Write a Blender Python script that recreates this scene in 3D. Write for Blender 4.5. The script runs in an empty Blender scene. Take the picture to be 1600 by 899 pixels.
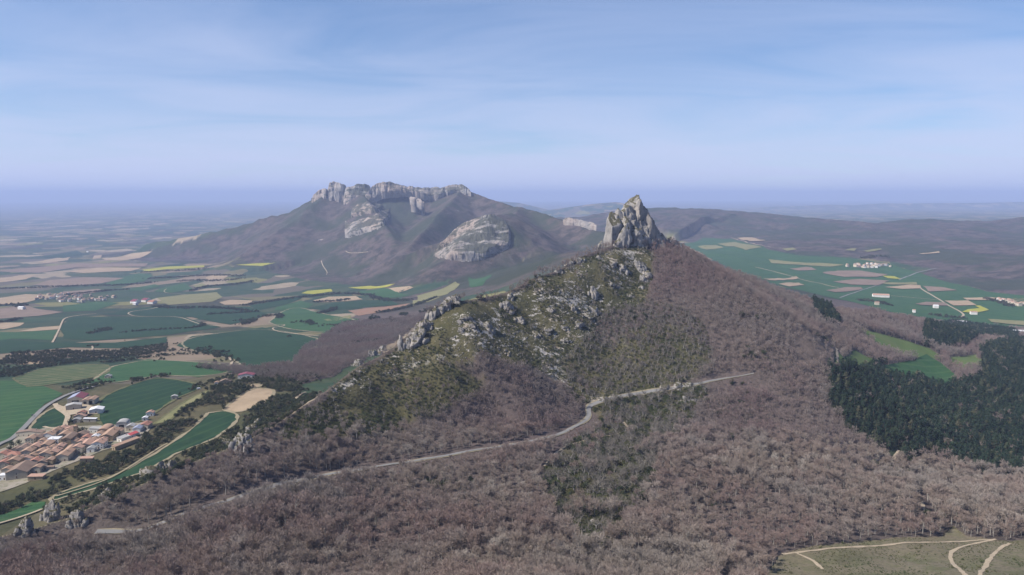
import bpy, bmesh, math, random
import numpy as np

# ------------------------------------------------------------------ camera, sky, sun, exposure
scene = bpy.context.scene
COL = scene.collection
FPX, CX, CY, HOR = 1164.0, 800.0, 449.5, 306.0        # focal length and eye level in photograph pixels
PITCH = math.atan((CY - HOR) / FPX)
CAMZ = 600.0
cam_d = bpy.data.cameras.new('camera')
cam = bpy.data.objects.new('camera', cam_d)
COL.objects.link(cam)
cam.location = (0, 0, CAMZ)
cam.rotation_euler = (math.pi / 2 - PITCH, 0, 0)
cam_d.sensor_width = 36.0
cam_d.lens = 36.0 * FPX / 1600.0
cam_d.clip_start = 1.0
cam_d.clip_end = 200000.0
scene.camera = cam

SUN_EL = math.radians(44)
SUN_AZ = math.radians(-107)                            # clockwise from the view direction (+Y)
sun_dir = (math.sin(SUN_AZ) * math.cos(SUN_EL), math.cos(SUN_AZ) * math.cos(SUN_EL), math.sin(SUN_EL))
world = bpy.data.worlds.new('World')
scene.world = world
world.use_nodes = True
wn, wl = world.node_tree.nodes, world.node_tree.links
wn.clear()
w_out = wn.new('ShaderNodeOutputWorld')
w_bg = wn.new('ShaderNodeBackground')
w_bg.inputs['Strength'].default_value = 0.072
w_sky = wn.new('ShaderNodeTexSky')
w_sky.sky_type = 'NISHITA'
w_sky.sun_disc = False
w_sky.sun_elevation = SUN_EL
w_sky.sun_rotation = SUN_AZ
w_sky.altitude = 1200
w_sky.air_density = 1.0
w_sky.dust_density = 0.0
w_sky.ozone_density = 6.0
# thin cirrus: streaky noise on a high plane overhead
w_tc = wn.new('ShaderNodeTexCoord')
w_sep = wn.new('ShaderNodeSeparateXYZ')
wl.new(w_tc.outputs['Generated'], w_sep.inputs[0])
def wmath(op, a, b=None, clamp=False):
    n = wn.new('ShaderNodeMath'); n.operation = op; n.use_clamp = clamp
    for i, v in enumerate((a, b)):
        if v is None: continue
        if isinstance(v, (int, float)): n.inputs[i].default_value = v
        else: wl.new(v, n.inputs[i])
    return n.outputs[0]
zz = wmath('ADD', wmath('MAXIMUM', w_sep.outputs[2], 0.0), 0.10)
w_cmb = wn.new('ShaderNodeCombineXYZ')
wl.new(wmath('DIVIDE', w_sep.outputs[0], zz), w_cmb.inputs[0])
wl.new(wmath('MULTIPLY', wmath('DIVIDE', w_sep.outputs[1], zz), 1.7), w_cmb.inputs[1])
w_no = wn.new('ShaderNodeTexNoise')
w_no.inputs['Scale'].default_value = 0.55
w_no.inputs['Detail'].default_value = 5.0
w_no.inputs['Roughness'].default_value = 0.55
w_no.inputs['Distortion'].default_value = 0.9
wl.new(w_cmb.outputs[0], w_no.inputs['Vector'])
w_mr = wn.new('ShaderNodeMapRange')
w_mr.inputs['From Min'].default_value = 0.30
w_mr.inputs['From Max'].default_value = 0.72
w_mr.inputs['To Min'].default_value = 0.055
w_mr.inputs['To Max'].default_value = 0.19
wl.new(w_no.outputs['Fac'], w_mr.inputs['Value'])
# the veil looks denser towards the horizon, where the sight line crosses more of it
w_tau = wmath('DIVIDE', w_mr.outputs[0], wmath('ADD', wmath('MAXIMUM', w_sep.outputs[2], 0.0), 0.02))
w_fac = wmath('SUBTRACT', 1.0, wmath('POWER', 2.71828, wmath('MULTIPLY', w_tau, -1.0)))
w_mix = wn.new('ShaderNodeMix'); w_mix.data_type = 'RGBA'
wl.new(w_fac, w_mix.inputs[0])
w_hs = wn.new('ShaderNodeHueSaturation'); w_hs.inputs['Saturation'].default_value = 1.25; w_hs.inputs['Value'].default_value = 1.05
wl.new(w_sky.outputs[0], w_hs.inputs['Color'])
wl.new(w_hs.outputs[0], w_mix.inputs[6])
w_mix.inputs[7].default_value = (5.6, 6.2, 8.35, 1)
wl.new(w_mix.outputs[2], w_bg.inputs['Color'])
wl.new(w_bg.outputs[0], w_out.inputs[0])

sun_d = bpy.data.lights.new('sun', 'SUN')
sun_d.energy = 5.0
sun_d.angle = math.radians(0.53)
sun_d.color = (1.0, 0.94, 0.86)
sun = bpy.data.objects.new('sun', sun_d)
COL.objects.link(sun)
sun.location = (0, 0, 2000)
from mathutils import Vector
sun.rotation_euler = Vector(sun_dir).to_track_quat('Z', 'Y').to_euler()

scene.view_settings.view_transform = 'Standard'
scene.view_settings.look = 'None'
scene.view_settings.gamma = 1.0
scene.view_settings.exposure = 0.62
scene.view_settings.use_curve_mapping = False
scene.cycles.use_denoising = True
scene.cycles.max_bounces = 4
scene.cycles.diffuse_bounces = 2
scene.cycles.glossy_bounces = 1
scene.cycles.transmission_bounces = 0
scene.cycles.transparent_max_bounces = 4
scene.cycles.volume_bounces = 0

# ------------------------------------------------------------------ helpers: noise, projection
rng = np.random.default_rng(7)
random.seed(7)
def _hash(ix, iy, seed):
    h = (ix.astype(np.int64) * 374761393 + iy.astype(np.int64) * 668265263 + seed * 974634777) & 0xFFFFFFFF
    h = ((h ^ (h >> 13)) * 1274126177) & 0xFFFFFFFF
    return ((h ^ (h >> 16)) & 0xFFFFFF) / float(0xFFFFFF)
def vnoise(x, y, seed=0):
    x = np.asarray(x, float); y = np.asarray(y, float)
    ix = np.floor(x); iy = np.floor(y)
    fx = x - ix; fy = y - iy
    fx = fx * fx * (3 - 2 * fx); fy = fy * fy * (3 - 2 * fy)
    ix = ix.astype(np.int64); iy = iy.astype(np.int64)
    a = _hash(ix, iy, seed); b = _hash(ix + 1, iy, seed); c = _hash(ix, iy + 1, seed); d = _hash(ix + 1, iy + 1, seed)
    return (a * (1 - fx) + b * fx) * (1 - fy) + (c * (1 - fx) + d * fx) * fy
def fbm(x, y, scale, octs=4, seed=0, rough=0.5):
    s, amp, tot = 0.0, 1.0, 0.0
    f = 1.0 / scale
    for o in range(octs):
        s = s + amp * (vnoise(x * f + o * 17.3, y * f - o * 9.7, seed + o) - 0.5) * 2
        tot += amp; amp *= rough; f *= 2.03
    return s / tot
def ridged(x, y, scale, octs=4, seed=0):
    s, amp, tot = 0.0, 1.0, 0.0
    f = 1.0 / scale
    for o in range(octs):
        s = s + amp * (1 - np.abs(vnoise(x * f + o * 7.1, y * f + o * 3.9, seed + o) - 0.5) * 2)
        tot += amp; amp *= 0.5; f *= 2.1
    return s / tot
def noise3(p, scale, seed=0, octs=4):
    # three crossed 2-D noises, good enough to break up rock surfaces
    x, y, z = p[:, 0], p[:, 1], p[:, 2]
    return (fbm(x + 0.37 * z, y - 0.21 * z, scale, octs, seed) + fbm(y + 31, z, scale, octs, seed + 11) + fbm(z + 7, x, scale, octs, seed + 23)) / 1.7
cp, sp_ = math.cos(PITCH), math.sin(PITCH)
def ray(px, py):
    u = (px - CX) / FPX; v = (CY - py) / FPX
    return np.array([u, cp + v * sp_, -sp_ + v * cp])
def atd(px, py, d):
    r = ray(px, py); t = d / r[1]
    return np.array([r[0] * t, d, CAMZ + r[2] * t])
def atz(px, py, z):
    r = ray(px, py); t = (z - CAMZ) / r[2]
    return np.array([r[0] * t, r[1] * t, z])
def project(x, y, z):
    dz = z - CAMZ
    f = y * cp - dz * sp_; up = y * sp_ + dz * cp
    return CX + FPX * x / f, CY - FPX * up / f
def smax(a, b, k):
    h = np.clip(0.5 + 0.5 * (a - b) / k, 0, 1)
    return b + (a - b) * h + k * h * (1 - h)

# ------------------------------------------------------------------ terrain height model
CTRL_D = [  # pixel, pixel, distance ahead
    # near slope below the viewpoint and the pass
    (0,899,470),(200,899,462),(400,899,458),(600,899,455),(800,899,455),(1000,899,460),(1200,899,468),(1400,890,485),(1600,890,484),
    (0,850,528),(100,850,530),(200,850,528),(400,850,525),(600,850,522),(800,840,530),(1000,800,590),(1250,850,532),(1400,850,535),(1500,850,535),(1600,850,535),
    (1000,720,705),(1200,700,760),(1200,640,885),(1400,800,608),(1600,800,612),(1250,760,665),(1100,800,592),
    (1400,720,800),(1500,735,790),(1600,742,775),(1300,690,800),
    (1450,620,1075),(1450,690,880),(1580,650,990),(1350,600,1080),(1300,620,1000),
    (1300,560,1150),(1440,575,1250),(1540,570,1280),(1600,545,1480),(1600,580,1280),
    (300,800,570),(500,780,605),(700,740,665),(850,730,690),(600,720,690),
    # village shelf and the fields below it
    (100,700,815),(20,740,745),(0,780,690),(0,690,840),(200,670,890),(130,630,1005),(250,700,800),(130,750,715),(350,650,920),(250,640,970),(420,620,1010),
    (370,590,1150),(200,600,1150),(60,600,1170),(0,640,990),(0,600,1160),
]
CTRL_Z = [  # pixel, pixel, height
    (480,575,296),(0,555,262),(200,560,258),(380,560,270),
    (100,500,170),(300,520,205),(470,540,238),(560,560,262),(0,510,185),(600,500,205),(500,500,175),(600,470,120),(680,480,190),(720,450,165),(800,420,240),(860,405,300),(900,390,380),
    (110,468,95),(0,470,110),(250,470,90),(400,470,95),(0,440,50),(300,430,50),(450,430,70),(600,440,95),(700,430,130),(640,420,130),
    (0,400,18),(300,395,15),(0,370,5),(200,365,3),(-200,400,18),(-300,500,185),(-300,600,300),(-200,440,60),(-200,700,325),(-200,800,335),
    # right-hand valley
    (1100,390,215),(1200,410,200),(1300,420,195),(1400,420,195),(1500,430,195),(1600,450,200),(1200,430,190),(1300,450,188),(1400,460,188),(1500,480,186),(1600,490,190),(1500,500,190),(1600,510,200),
    (1200,380,260),(1300,385,265),(1400,390,255),(1500,400,250),(1600,410,255),(1800,480,200),(1800,430,260),
]
CTRL_W = [  # world points: behind, far plain, far right
    (-30,40,562),(30,40,562),(0,40,564),(-29,30,568),(0,30,570),(29,30,568),(-45,60,550),(0,60,552),(45,60,550),(-100,200,476),(0,200,474),(100,200,476),(-200,330,408),(0,330,415),(200,330,412),
    (-600,420,330),(600,400,370),(-900,600,300),(900,600,330),(-20,100,535),(20,100,535),(-90,100,530),(90,100,530),
    (-9000,9000,0),(-4000,12000,0),(-12000,16000,0),(-8000,20000,0),(0,14000,40),(-20000,30000,0),(0,30000,60),(20000,30000,160),(-40000,55000,0),(0,60000,60),(40000,55000,160),(60000,66000,160),(-60000,66000,0),
    (12000,15000,180),(6000,14000,180),(3000,11000,200),(9000,10500,220),(-10000,12000,0),(-6000,7500,10),
]
pts = [atd(*c) for c in CTRL_D] + [atz(*c) for c in CTRL_Z] + [np.array(c, float) for c in CTRL_W]
pts = np.array(pts)
KA = 1.6
def warp(x, y):
    return x / y * KA, np.log(y)
cu, cw = warp(pts[:, 0], pts[:, 1])
n = len(pts)
def kern(r): return r
K = kern(np.hypot(cu[:, None] - cu[None], cw[:, None] - cw[None])) - 0.0 * np.eye(n)
A = np.zeros((n + 3, n + 3)); A[:n, :n] = K
A[:n, n] = 1; A[:n, n + 1] = cu; A[:n, n + 2] = cw
A[n:, :n] = A[:n, n:].T
sol = np.linalg.solve(A, np.concatenate([pts[:, 2], [0, 0, 0]]))
NA = 720
a_ax = np.linspace(-1.0, 1.0, NA)
def rows(y0, y1, rate): return list(np.exp(np.arange(math.log(y0), math.log(y1), rate)))
y_ax = rows(30, 400, 0.03) + rows(400, 1700, 0.0036) + rows(1700, 3300, 0.007) + rows(3300, 8500, 0.0055) + rows(8500, 70000, 0.022)
y_ax = np.array(y_ax); NY = len(y_ax); l_ax = np.log(y_ax)
AA, LL = np.meshgrid(a_ax, l_ax)
YY = np.exp(LL); XX = AA * YY
def rbf(u, w):
    out = np.zeros(u.shape)
    for i in range(n):
        out += sol[i] * np.hypot(u - cu[i], w - cw[i])
    return out + sol[n] + sol[n + 1] * u + sol[n + 2] * w
# evaluate on a coarse grid, then upsample smoothly
NAc, NYc = 181, 240
ac = np.linspace(-1, 1, NAc); lc = np.linspace(l_ax[0], l_ax[-1] + 1e-6, NYc)
Zc = rbf(*np.broadcast_arrays(ac[None, :] * KA, lc[:, None]))
for _ in range(2):
    Zp = np.pad(Zc, 1, mode='edge')
    Zc = (Zp[1:-1, 1:-1] * 4 + Zp[:-2, 1:-1] + Zp[2:, 1:-1] + Zp[1:-1, :-2] + Zp[1:-1, 2:]) / 8
def grid_sample(Z, a0, a1, l0, l1, a, l):
    ny, na = Z.shape
    fa = np.clip((a - a0) / (a1 - a0) * (na - 1), 0, na - 1.001); fl = np.clip((l - l0) / (l1 - l0) * (ny - 1), 0, ny - 1.001)
    ia = fa.astype(int); il = fl.astype(int); fa = fa - ia; fl = fl - il
    return (Z[il, ia] * (1 - fa) + Z[il, ia + 1] * fa) * (1 - fl) + (Z[il + 1, ia] * (1 - fa) + Z[il + 1, ia + 1] * fa) * fl
ZZ = grid_sample(Zc, -1, 1, lc[0], lc[-1], AA, LL)

def seg_dist(x, y, P):
    """distance to polyline P (k,3), the z of the nearest point and the side sign"""
    best = np.full(x.shape, 1e18); bz = np.zeros(x.shape); bs = np.zeros(x.shape); bt = np.zeros(x.shape)
    acc = 0.0
    for i in range(len(P) - 1):
        ax_, ay_ = P[i, :2]; dx, dy = P[i + 1, :2] - P[i, :2]
        L2 = dx * dx + dy * dy
        t = np.clip(((x - ax_) * dx + (y - ay_) * dy) / L2, 0, 1)
        qx, qy = x - ax_ - t * dx, y - ay_ - t * dy
        d = qx * qx + qy * qy
        m = d < best
        best = np.where(m, d, best); bz = np.where(m, P[i, 2] + t * (P[i + 1, 2] - P[i, 2]), bz)
        bs = np.where(m, np.sign(dx * (y - ay_) - dy * (x - ax_)), bs)
        bt = np.where(m, acc + t * math.sqrt(L2), bt)
        acc += math.sqrt(L2)
    return np.sqrt(best), bz, bs, bt
def add_ridge(poly, prof_right, prof_left, k, box, jitter=0.0, jscale=100, seed=0):
    """raise ZZ to a crest line; prof_* are (distance, drop) tables, right = clockwise side of the line's direction"""
    global ZZ
    P = np.array(poly)
    m = (XX > box[0]) & (XX < box[1]) & (YY > box[2]) & (YY < box[3])
    x, y = XX[m], YY[m]
    if jitter:
        wob = jitter * fbm(x, y, jscale, 3, seed)
    else: wob = 0
    d, z, s, t = seg_dist(x, y, P)
    dd = np.maximum(d + wob * np.clip(d / (2 * abs(jitter) + 1), 0, 1), 0)
    pr = np.interp(dd, *zip(*prof_right)); pl = np.interp(dd, *zip(*prof_left))
    h = z - np.where(s < 0, pr, pl)
    ZZ[m] = smax(h, ZZ[m], k)

# the main crest: from the rocks at the lower left to the rock peak
CREST = [atd(-60,850,510),atd(45,828,540),atd(100,812,560),atd(160,785,580),atd(230,752,612),atd(300,722,645),atd(378,692,680),atd(445,655,735),atd(500,618,800),atd(560,573,860),atd(610,545,895),
         atd(650,512,925),atd(676,488,945),atd(705,472,962),atd(745,468,995),atd(790,457,1030),atd(828,436,1065),atd(868,423,1105),atd(905,402,1150),atd(940,388,1195),atd(985,374,1245),atd(1040,378,1290)]
SPUR = [atd(1040,378,1290),atd(1085,402,1320),atd(1120,420,1340),atd(1200,450,1385),atd(1280,473,1440),atd(1340,488,1480),atd(1420,500,1540),atd(1480,514,1600),atd(1540,530,1650)]
add_ridge(CREST[:9], [(0,0),(60,24),(200,110),(900,500)], [(0,0),(25,20),(60,38),(300,120),(900,400)], 6, (-1400,900,350,1500), 8, 60, 3)
add_ridge(CREST[8:], [(0,0),(30,14),(140,98),(300,200),(900,560)], [(0,0),(20,26),(50,52),(300,200),(900,560)], 6, (-1400,900,350,2500), 14, 80, 3)
add_ridge(SPUR, [(0,0),(100,28),(300,110),(900,420)], [(0,0),(60,18),(300,130),(900,420)], 14, (-200,2200,800,2800), 18, 120, 5)
# far limestone mountain: crest, spurs and the ridge running behind the rock peak
MOUNT = [atd(230,380,7300),atd(330,362,7200),atd(400,346,7100),atd(450,331,7000),atd(490,312,6900),atd(512,298,6850),atd(560,299,6800),atd(610,295,6800),
         atd(650,298,6800),atd(690,301,6750),atd(722,297,6650),atd(745,305,6500),atd(780,318,6200),atd(815,328,5800),atd(850,336,5400),atd(885,348,5000),atd(930,360,4600),atd(1000,376,4300)]
add_ridge(MOUNT[:11], [(0,0),(60,50),(500,270),(1500,600),(4000,1100)], [(0,0),(500,300),(3000,1200)], 40, (-7000,4000,3000,12000), 120, 700, 21)
add_ridge(MOUNT[10:], [(0,0),(400,180),(1200,430),(4000,1000)], [(0,0),(500,250),(3000,1200)], 40, (-7000,4000,2500,12000), 90, 600, 22)
add_ridge([atd(560,299,6800),atd(575,318,6300),atd(585,330,6000),atd(600,352,5500),atd(620,378,5000)], [(0,0),(300,180),(1500,700)], [(0,0),(300,160),(1500,700)], 30, (-3500,1500,3500,8000), 60, 400, 23)
add_ridge([atd(722,298,6650),atd(700,322,6000),atd(672,350,5400),atd(640,385,4700)], [(0,0),(300,170),(1500,700)], [(0,0),(300,160),(1500,700)], 40, (-3500,1500,3500,8000), 60, 400, 24)
add_ridge([atd(815,328,5800),atd(798,337,5000),atd(780,336,4500),atd(768,342,4300),atd(735,375,4150),atd(700,404,4000)], [(0,0),(300,130),(1500,600)], [(0,0),(300,140),(1500,600)], 40, (-2500,1500,3000,7000), 50, 300, 25)
# wooded plateau behind the right-hand valley and blue hills on the horizon
PLAT = [atd(880,340,8600),atd(960,330,8700),atd(1040,325,8700),atd(1120,326,8600),atd(1180,331,8400),atd(1250,340,8000),atd(1320,345,7600),atd(1375,347,7300),atd(1420,343,7300),atd(1480,346,7200),atd(1550,345,7200),atd(1600,339,7300),atd(1750,332,7600),atd(2000,330,8000)]
add_ridge(PLAT, [(0,0),(1200,70),(2500,190),(5000,600)], [(0,0),(800,120),(3000,700)], 50, (-500,12000,3500,16000), 250, 1200, 31)
for k_, line in enumerate(([(740,317,21000),(775,313,21000),(812,316,21000),(845,324,21000),(880,333,21000)], [(840,331,17000),(880,324,17000),(925,318,17000),(965,315,17000),(1010,324,17000),(1090,333,17000)],
             [(1130,327,26000),(1250,321,27000),(1400,318,28000),(1600,315,28000),(1900,314,28000)])):
    add_ridge([atd(*q) for q in line], [(0,0),(3000,450),(9000,2000)], [(0,0),(3000,500),(9000,2000)], 60, (-9000,40000,9000,45000), 400, 2500, 41 + k_)
# relief: gullies on the slopes, rolling ground on the plain
def ramp(v, a, b): return np.clip((v - a) / (b - a), 0, 1)
dcrest = seg_dist(XX, YY, np.array(CREST))[0]
near = 1 - ramp(YY, 1700, 2600)
mid = ramp(YY, 1700, 2600)
slope_hi = ramp(ZZ, 250, 360)
ZZ = ZZ + near * ramp(YY, 380, 480) * (2.2 * fbm(XX, YY, 60, 4, 51) + 8.0 * slope_hi * ramp(dcrest, 30, 110) * fbm(XX, YY, 150, 3, 52)) * np.where((XX / YY < -0.3) & (~(dcrest < 40)), 0.15, 1.0)
gx, gy = np.gradient(ZZ)
mount_m = ramp(ZZ, 130, 300) * ramp(YY, 2600, 3600) * (1 - ramp(YY, 9500, 12000))
ZZ = ZZ + mount_m * (52 * (ridged(XX + 0.3 * YY, YY * 0.35, 420, 4, 53) - 0.6) + 16 * (ridged(XX - 0.2 * YY, YY * 0.5, 130, 3, 56) - 0.6))
plain_m = mid * (1 - ramp(ZZ, 200, 320)) * (1 - ramp(YY, 15000, 25000))
ZZ = ZZ + plain_m * 10 * fbm(XX, YY, 700, 3, 54)
ZZ = ZZ + ramp(YY, 8500, 12000) * (1 - ramp(YY, 30000, 45000)) * 25 * fbm(XX, YY, 2600, 3, 55)

def H(x, y):
    x = np.asarray(x, float); y = np.asarray(y, float)
    a = x / y; l = np.log(y)
    fa = np.clip((a + 1) / 2 * (NA - 1), 0, NA - 1.001)
    fl = np.interp(l, l_ax, np.arange(NY)); fl = np.clip(fl, 0, NY - 1.001)
    ia = fa.astype(int); il = fl.astype(int); fa = fa - ia; fl = fl - il
    return (ZZ[il, ia] * (1 - fa) + ZZ[il, ia + 1] * fa) * (1 - fl) + (ZZ[il + 1, ia] * (1 - fa) + ZZ[il + 1, ia + 1] * fa) * fl
def hit(px, py, dmin=60.0, dmax=60000.0):
    """where the sight line through a photograph pixel meets the ground"""
    r = ray(px, py); r = r / r[1]
    yy = np.exp(np.linspace(math.log(dmin), math.log(dmax), 4000))
    zz_ = CAMZ + r[2] * yy; hh = H(r[0] * yy, yy)
    k = np.nonzero(zz_ <= hh)[0]
    if len(k) == 0: y = dmax
    elif k[0] == 0: y = dmin
    else:
        i = k[0]; d0 = zz_[i - 1] - hh[i - 1]; d1 = hh[i] - zz_[i]
        y = yy[i - 1] + (yy[i] - yy[i - 1]) * d0 / (d0 + d1 + 1e-9)
    return np.array([r[0] * y, y, float(H(r[0] * y, y))])
def world_poly(pix, dmin=60.0): return np.array([hit(p[0], p[1], dmin if len(p) < 3 else p[2])[:2] for p in pix])
def in_poly(x, y, P):
    x = np.asarray(x); y = np.asarray(y)
    c = np.zeros(x.shape, bool); j = len(P) - 1
    for i in range(len(P)):
        xi, yi = P[i]; xj, yj = P[j]
        if yi != yj:
            c ^= ((yi > y) != (yj > y)) & (x < (xj - xi) * (y - yi) / (yj - yi) + xi)
        j = i
    return c
def line_dist(x, y, P):
    P3 = np.c_[np.array(P)[:, :2], np.zeros(len(P))]
    return seg_dist(np.asarray(x, float), np.asarray(y, float), P3)[0]
def visible(x, y, z, margin=0.0):
    """is the point above the ground seen from the viewpoint"""
    ok = np.ones(x.shape, bool)
    for f in np.linspace(0.30, 0.985, 90):
        ok &= CAMZ + (z - CAMZ) * f + margin > H(x * f, y * f)
    return ok

# ------------------------------------------------------------------ material helpers
def new_mat(name, rough=0.9):
    m = bpy.data.materials.new(name); m.use_nodes = True
    nt = m.node_tree; nt.nodes.clear()
    o = nt.nodes.new('ShaderNodeOutputMaterial'); b = nt.nodes.new('ShaderNodeBsdfPrincipled')
    b.inputs['Roughness'].default_value = rough
    b.inputs['Specular IOR Level'].default_value = 0.15
    nt.links.new(b.outputs[0], o.inputs[0])
    return m, nt, b
class G:
    """small node-graph helper"""
    def __init__(s, nt): s.nt = nt
    def _set(s, sock, v):
        if v is None: return
        if hasattr(v, 'is_output'): s.nt.links.new(v, sock)
        elif isinstance(v, (tuple, list)) and len(v) == 3 and sock.type == 'RGBA': sock.default_value = (*v, 1)
        else: sock.default_value = v
    def math(s, op, a, b=None, clamp=False):
        n_ = s.nt.nodes.new('ShaderNodeMath'); n_.operation = op; n_.use_clamp = clamp
        s._set(n_.inputs[0], a); s._set(n_.inputs[1], b); return n_.outputs[0]
    def mix(s, f, a, b, blend='MIX'):
        n_ = s.nt.nodes.new('ShaderNodeMix'); n_.data_type = 'RGBA'; n_.blend_type = blend
        s._set(n_.inputs[0], f); s._set(n_.inputs[6], a); s._set(n_.inputs[7], b); return n_.outputs[2]
    def pos(s):
        return s.nt.nodes.new('ShaderNodeNewGeometry').outputs['Position']
    def normal(s):
        return s.nt.nodes.new('ShaderNodeNewGeometry').outputs['Normal']
    def sep(s, v):
        n_ = s.nt.nodes.new('ShaderNodeSeparateXYZ'); s._set(n_.inputs[0], v); return n_.outputs
    def mapping(s, v, scale=(1,1,1), rot=(0,0,0)):
        n_ = s.nt.nodes.new('ShaderNodeMapping'); s._set(n_.inputs[0], v); n_.inputs['Scale'].default_value = scale; n_.inputs['Rotation'].default_value = rot
        return n_.outputs[0]
    def noise(s, v, scale, detail=4, rough=0.55, col=False):
        n_ = s.nt.nodes.new('ShaderNodeTexNoise'); s._set(n_.inputs['Vector'], v)
        n_.inputs['Scale'].default_value = scale; n_.inputs['Detail'].default_value = detail; n_.inputs['Roughness'].default_value = rough
        return n_.outputs['Color' if col else 'Fac']
    def voro(s, v, scale, out='Color', feature='F1', metric='EUCLIDEAN', rand=1.0):
        n_ = s.nt.nodes.new('ShaderNodeTexVoronoi'); n_.feature = feature
        if feature != 'DISTANCE_TO_EDGE': n_.distance = metric
        s._set(n_.inputs['Vector'], v); n_.inputs['Scale'].default_value = scale; n_.inputs['Randomness'].default_value = rand
        return n_.outputs[out]
    def step(s, v, a, b, lo=0.0, hi=1.0):
        n_ = s.nt.nodes.new('ShaderNodeMapRange'); s._set(n_.inputs['Value'], v)
        n_.inputs['From Min'].default_value = a; n_.inputs['From Max'].default_value = b; n_.inputs['To Min'].default_value = lo; n_.inputs['To Max'].default_value = hi
        return n_.outputs[0]
    def ramp(s, f, stops, interp='LINEAR'):
        n_ = s.nt.nodes.new('ShaderNodeValToRGB'); s._set(n_.inputs[0], f); r = n_.color_ramp; r.interpolation = interp
        while len(r.elements) < len(stops): r.elements.new(0.5)
        for e, (p, c) in zip(r.elements, stops): e.position = p; e.color = (*c, 1)
        return n_.outputs[0]
    def attr(s, name):
        n_ = s.nt.nodes.new('ShaderNodeAttribute'); n_.attribute_name = name; return n_.outputs['Fac']
    def bump(s, h, dist, strength, b):
        n_ = s.nt.nodes.new('ShaderNodeBump'); s._set(n_.inputs['Height'], h); n_.inputs['Distance'].default_value = dist; n_.inputs['Strength'].default_value = strength
        s.nt.links.new(n_.outputs[0], b.inputs['Normal'])
    def info(s, out): return s.nt.nodes.new('ShaderNodeObjectInfo').outputs[out]

def rock_colour(g, p, scale=1.0, wf=0.5):
    """pale limestone: grey with warm patches, dark water streaks and cracks"""
    c = g.ramp(g.noise(p, 0.05 * scale, 5, 0.6), [(0.3, (0.21, 0.20, 0.19)), (0.5, (0.34, 0.315, 0.285)), (0.72, (0.43, 0.385, 0.33))])
    streak = g.noise(g.mapping(p, (1.0, 1.0, 0.22)), 0.16 * scale, 5, 0.65)
    c = g.mix(g.step(streak, 0.52, 0.66, 0, 0.62), c, (0.12, 0.118, 0.115))
    warm = g.noise(p, 0.018 * scale, 2, 0.5)
    c = g.mix(g.step(warm, 0.52, 0.68, 0, wf), c, (0.40, 0.30, 0.215))
    return c

# ------------------------------------------------------------------ land cover (world polygons taken from sight lines)
GARR = world_poly([(478,640,600),(520,612,600),(568,574,600),(618,545,600),(660,510,600),(705,478,600),(790,462,600),(868,428,600),(938,394,600),(1000,384,600),(1022,395),(1020,430),(1008,470),(960,490),(925,520),(950,545),(1010,500),(1060,510),(1105,545),(1108,585),(1050,604),(985,620),(925,632),(905,628),(880,600),(835,575),(790,566),(730,566),(690,560),(650,572),(600,590),(545,620),(500,650)])
GARR_LOW = world_poly([(478,640,600),(540,590),(600,572),(700,560),(760,600),(700,640),(640,668),(560,680),(470,690),(430,690),(440,668)])
MIXED = world_poly([(925,520),(950,480),(1010,470),(1060,480),(1110,520),(1115,585),(1000,615),(930,625),(890,600),(870,570)])
BOX = world_poly([(850,728),(900,690),(960,662),(1075,632),(1088,650),(1050,680),(1030,730),(1000,790),(965,850),(930,872),(900,850),(868,800),(855,760)])
BOX2 = world_poly([(925,632),(1000,618),(1100,600),(1110,612),(1085,640),(1000,665),(935,660)])
MEADOW = world_poly([(1190,960),(1195,899),(1215,868),(1250,858),(1300,850),(1400,840),(1470,838),(1490,822),(1510,838),(1560,845),(1640,845),(1640,960)])
PINE = [world_poly([(1293,577),(1310,570),(1345,566),(1390,571),(1440,590),(1500,600),(1532,590),(1528,565),(1535,545),(1570,535),(1640,524),(1640,750),(1590,742),(1540,738),(1480,722),(1440,706),(1400,716),(1365,700),(1330,665),(1302,645)]),
        world_poly([(1440,524),(1470,508),(1500,500),(1525,506),(1555,508),(1590,522),(1590,536),(1540,530),(1515,540),(1480,546),(1445,542)]),
        world_poly([(1268,482),(1282,476),(1302,490),(1316,508),(1302,512),(1280,502)])]
LAWN = [([(1312,552),(1335,550),(1362,560),(1355,566),(1330,566),(1310,562)], 'meadow'), ([(1355,520),(1395,528),(1440,538),(1460,548),(1420,546),(1385,538)], 'meadow'),
        ([(1385,573),(1412,568),(1430,566),(1445,560),(1462,568),(1482,580),(1470,590),(1440,582),(1410,580)], 'wheat'), ([(1488,558),(1520,555),(1532,563),(1515,568),(1490,566)], 'meadow')]
CLEAR_SLOPE = world_poly([(1250,520),(1290,525),(1310,545),(1300,570),(1250,572),(1235,545)])
LEFT_OPEN = world_poly([(-60,860,520),(40,835,520),(100,815,520),(230,757,520),(300,727,560),(380,697,600),(440,665,600),(480,630,600),(470,600,900),(430,585,950),(360,585,950),(200,600,900),(-200,600,900),(-200,860,500)])
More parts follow.
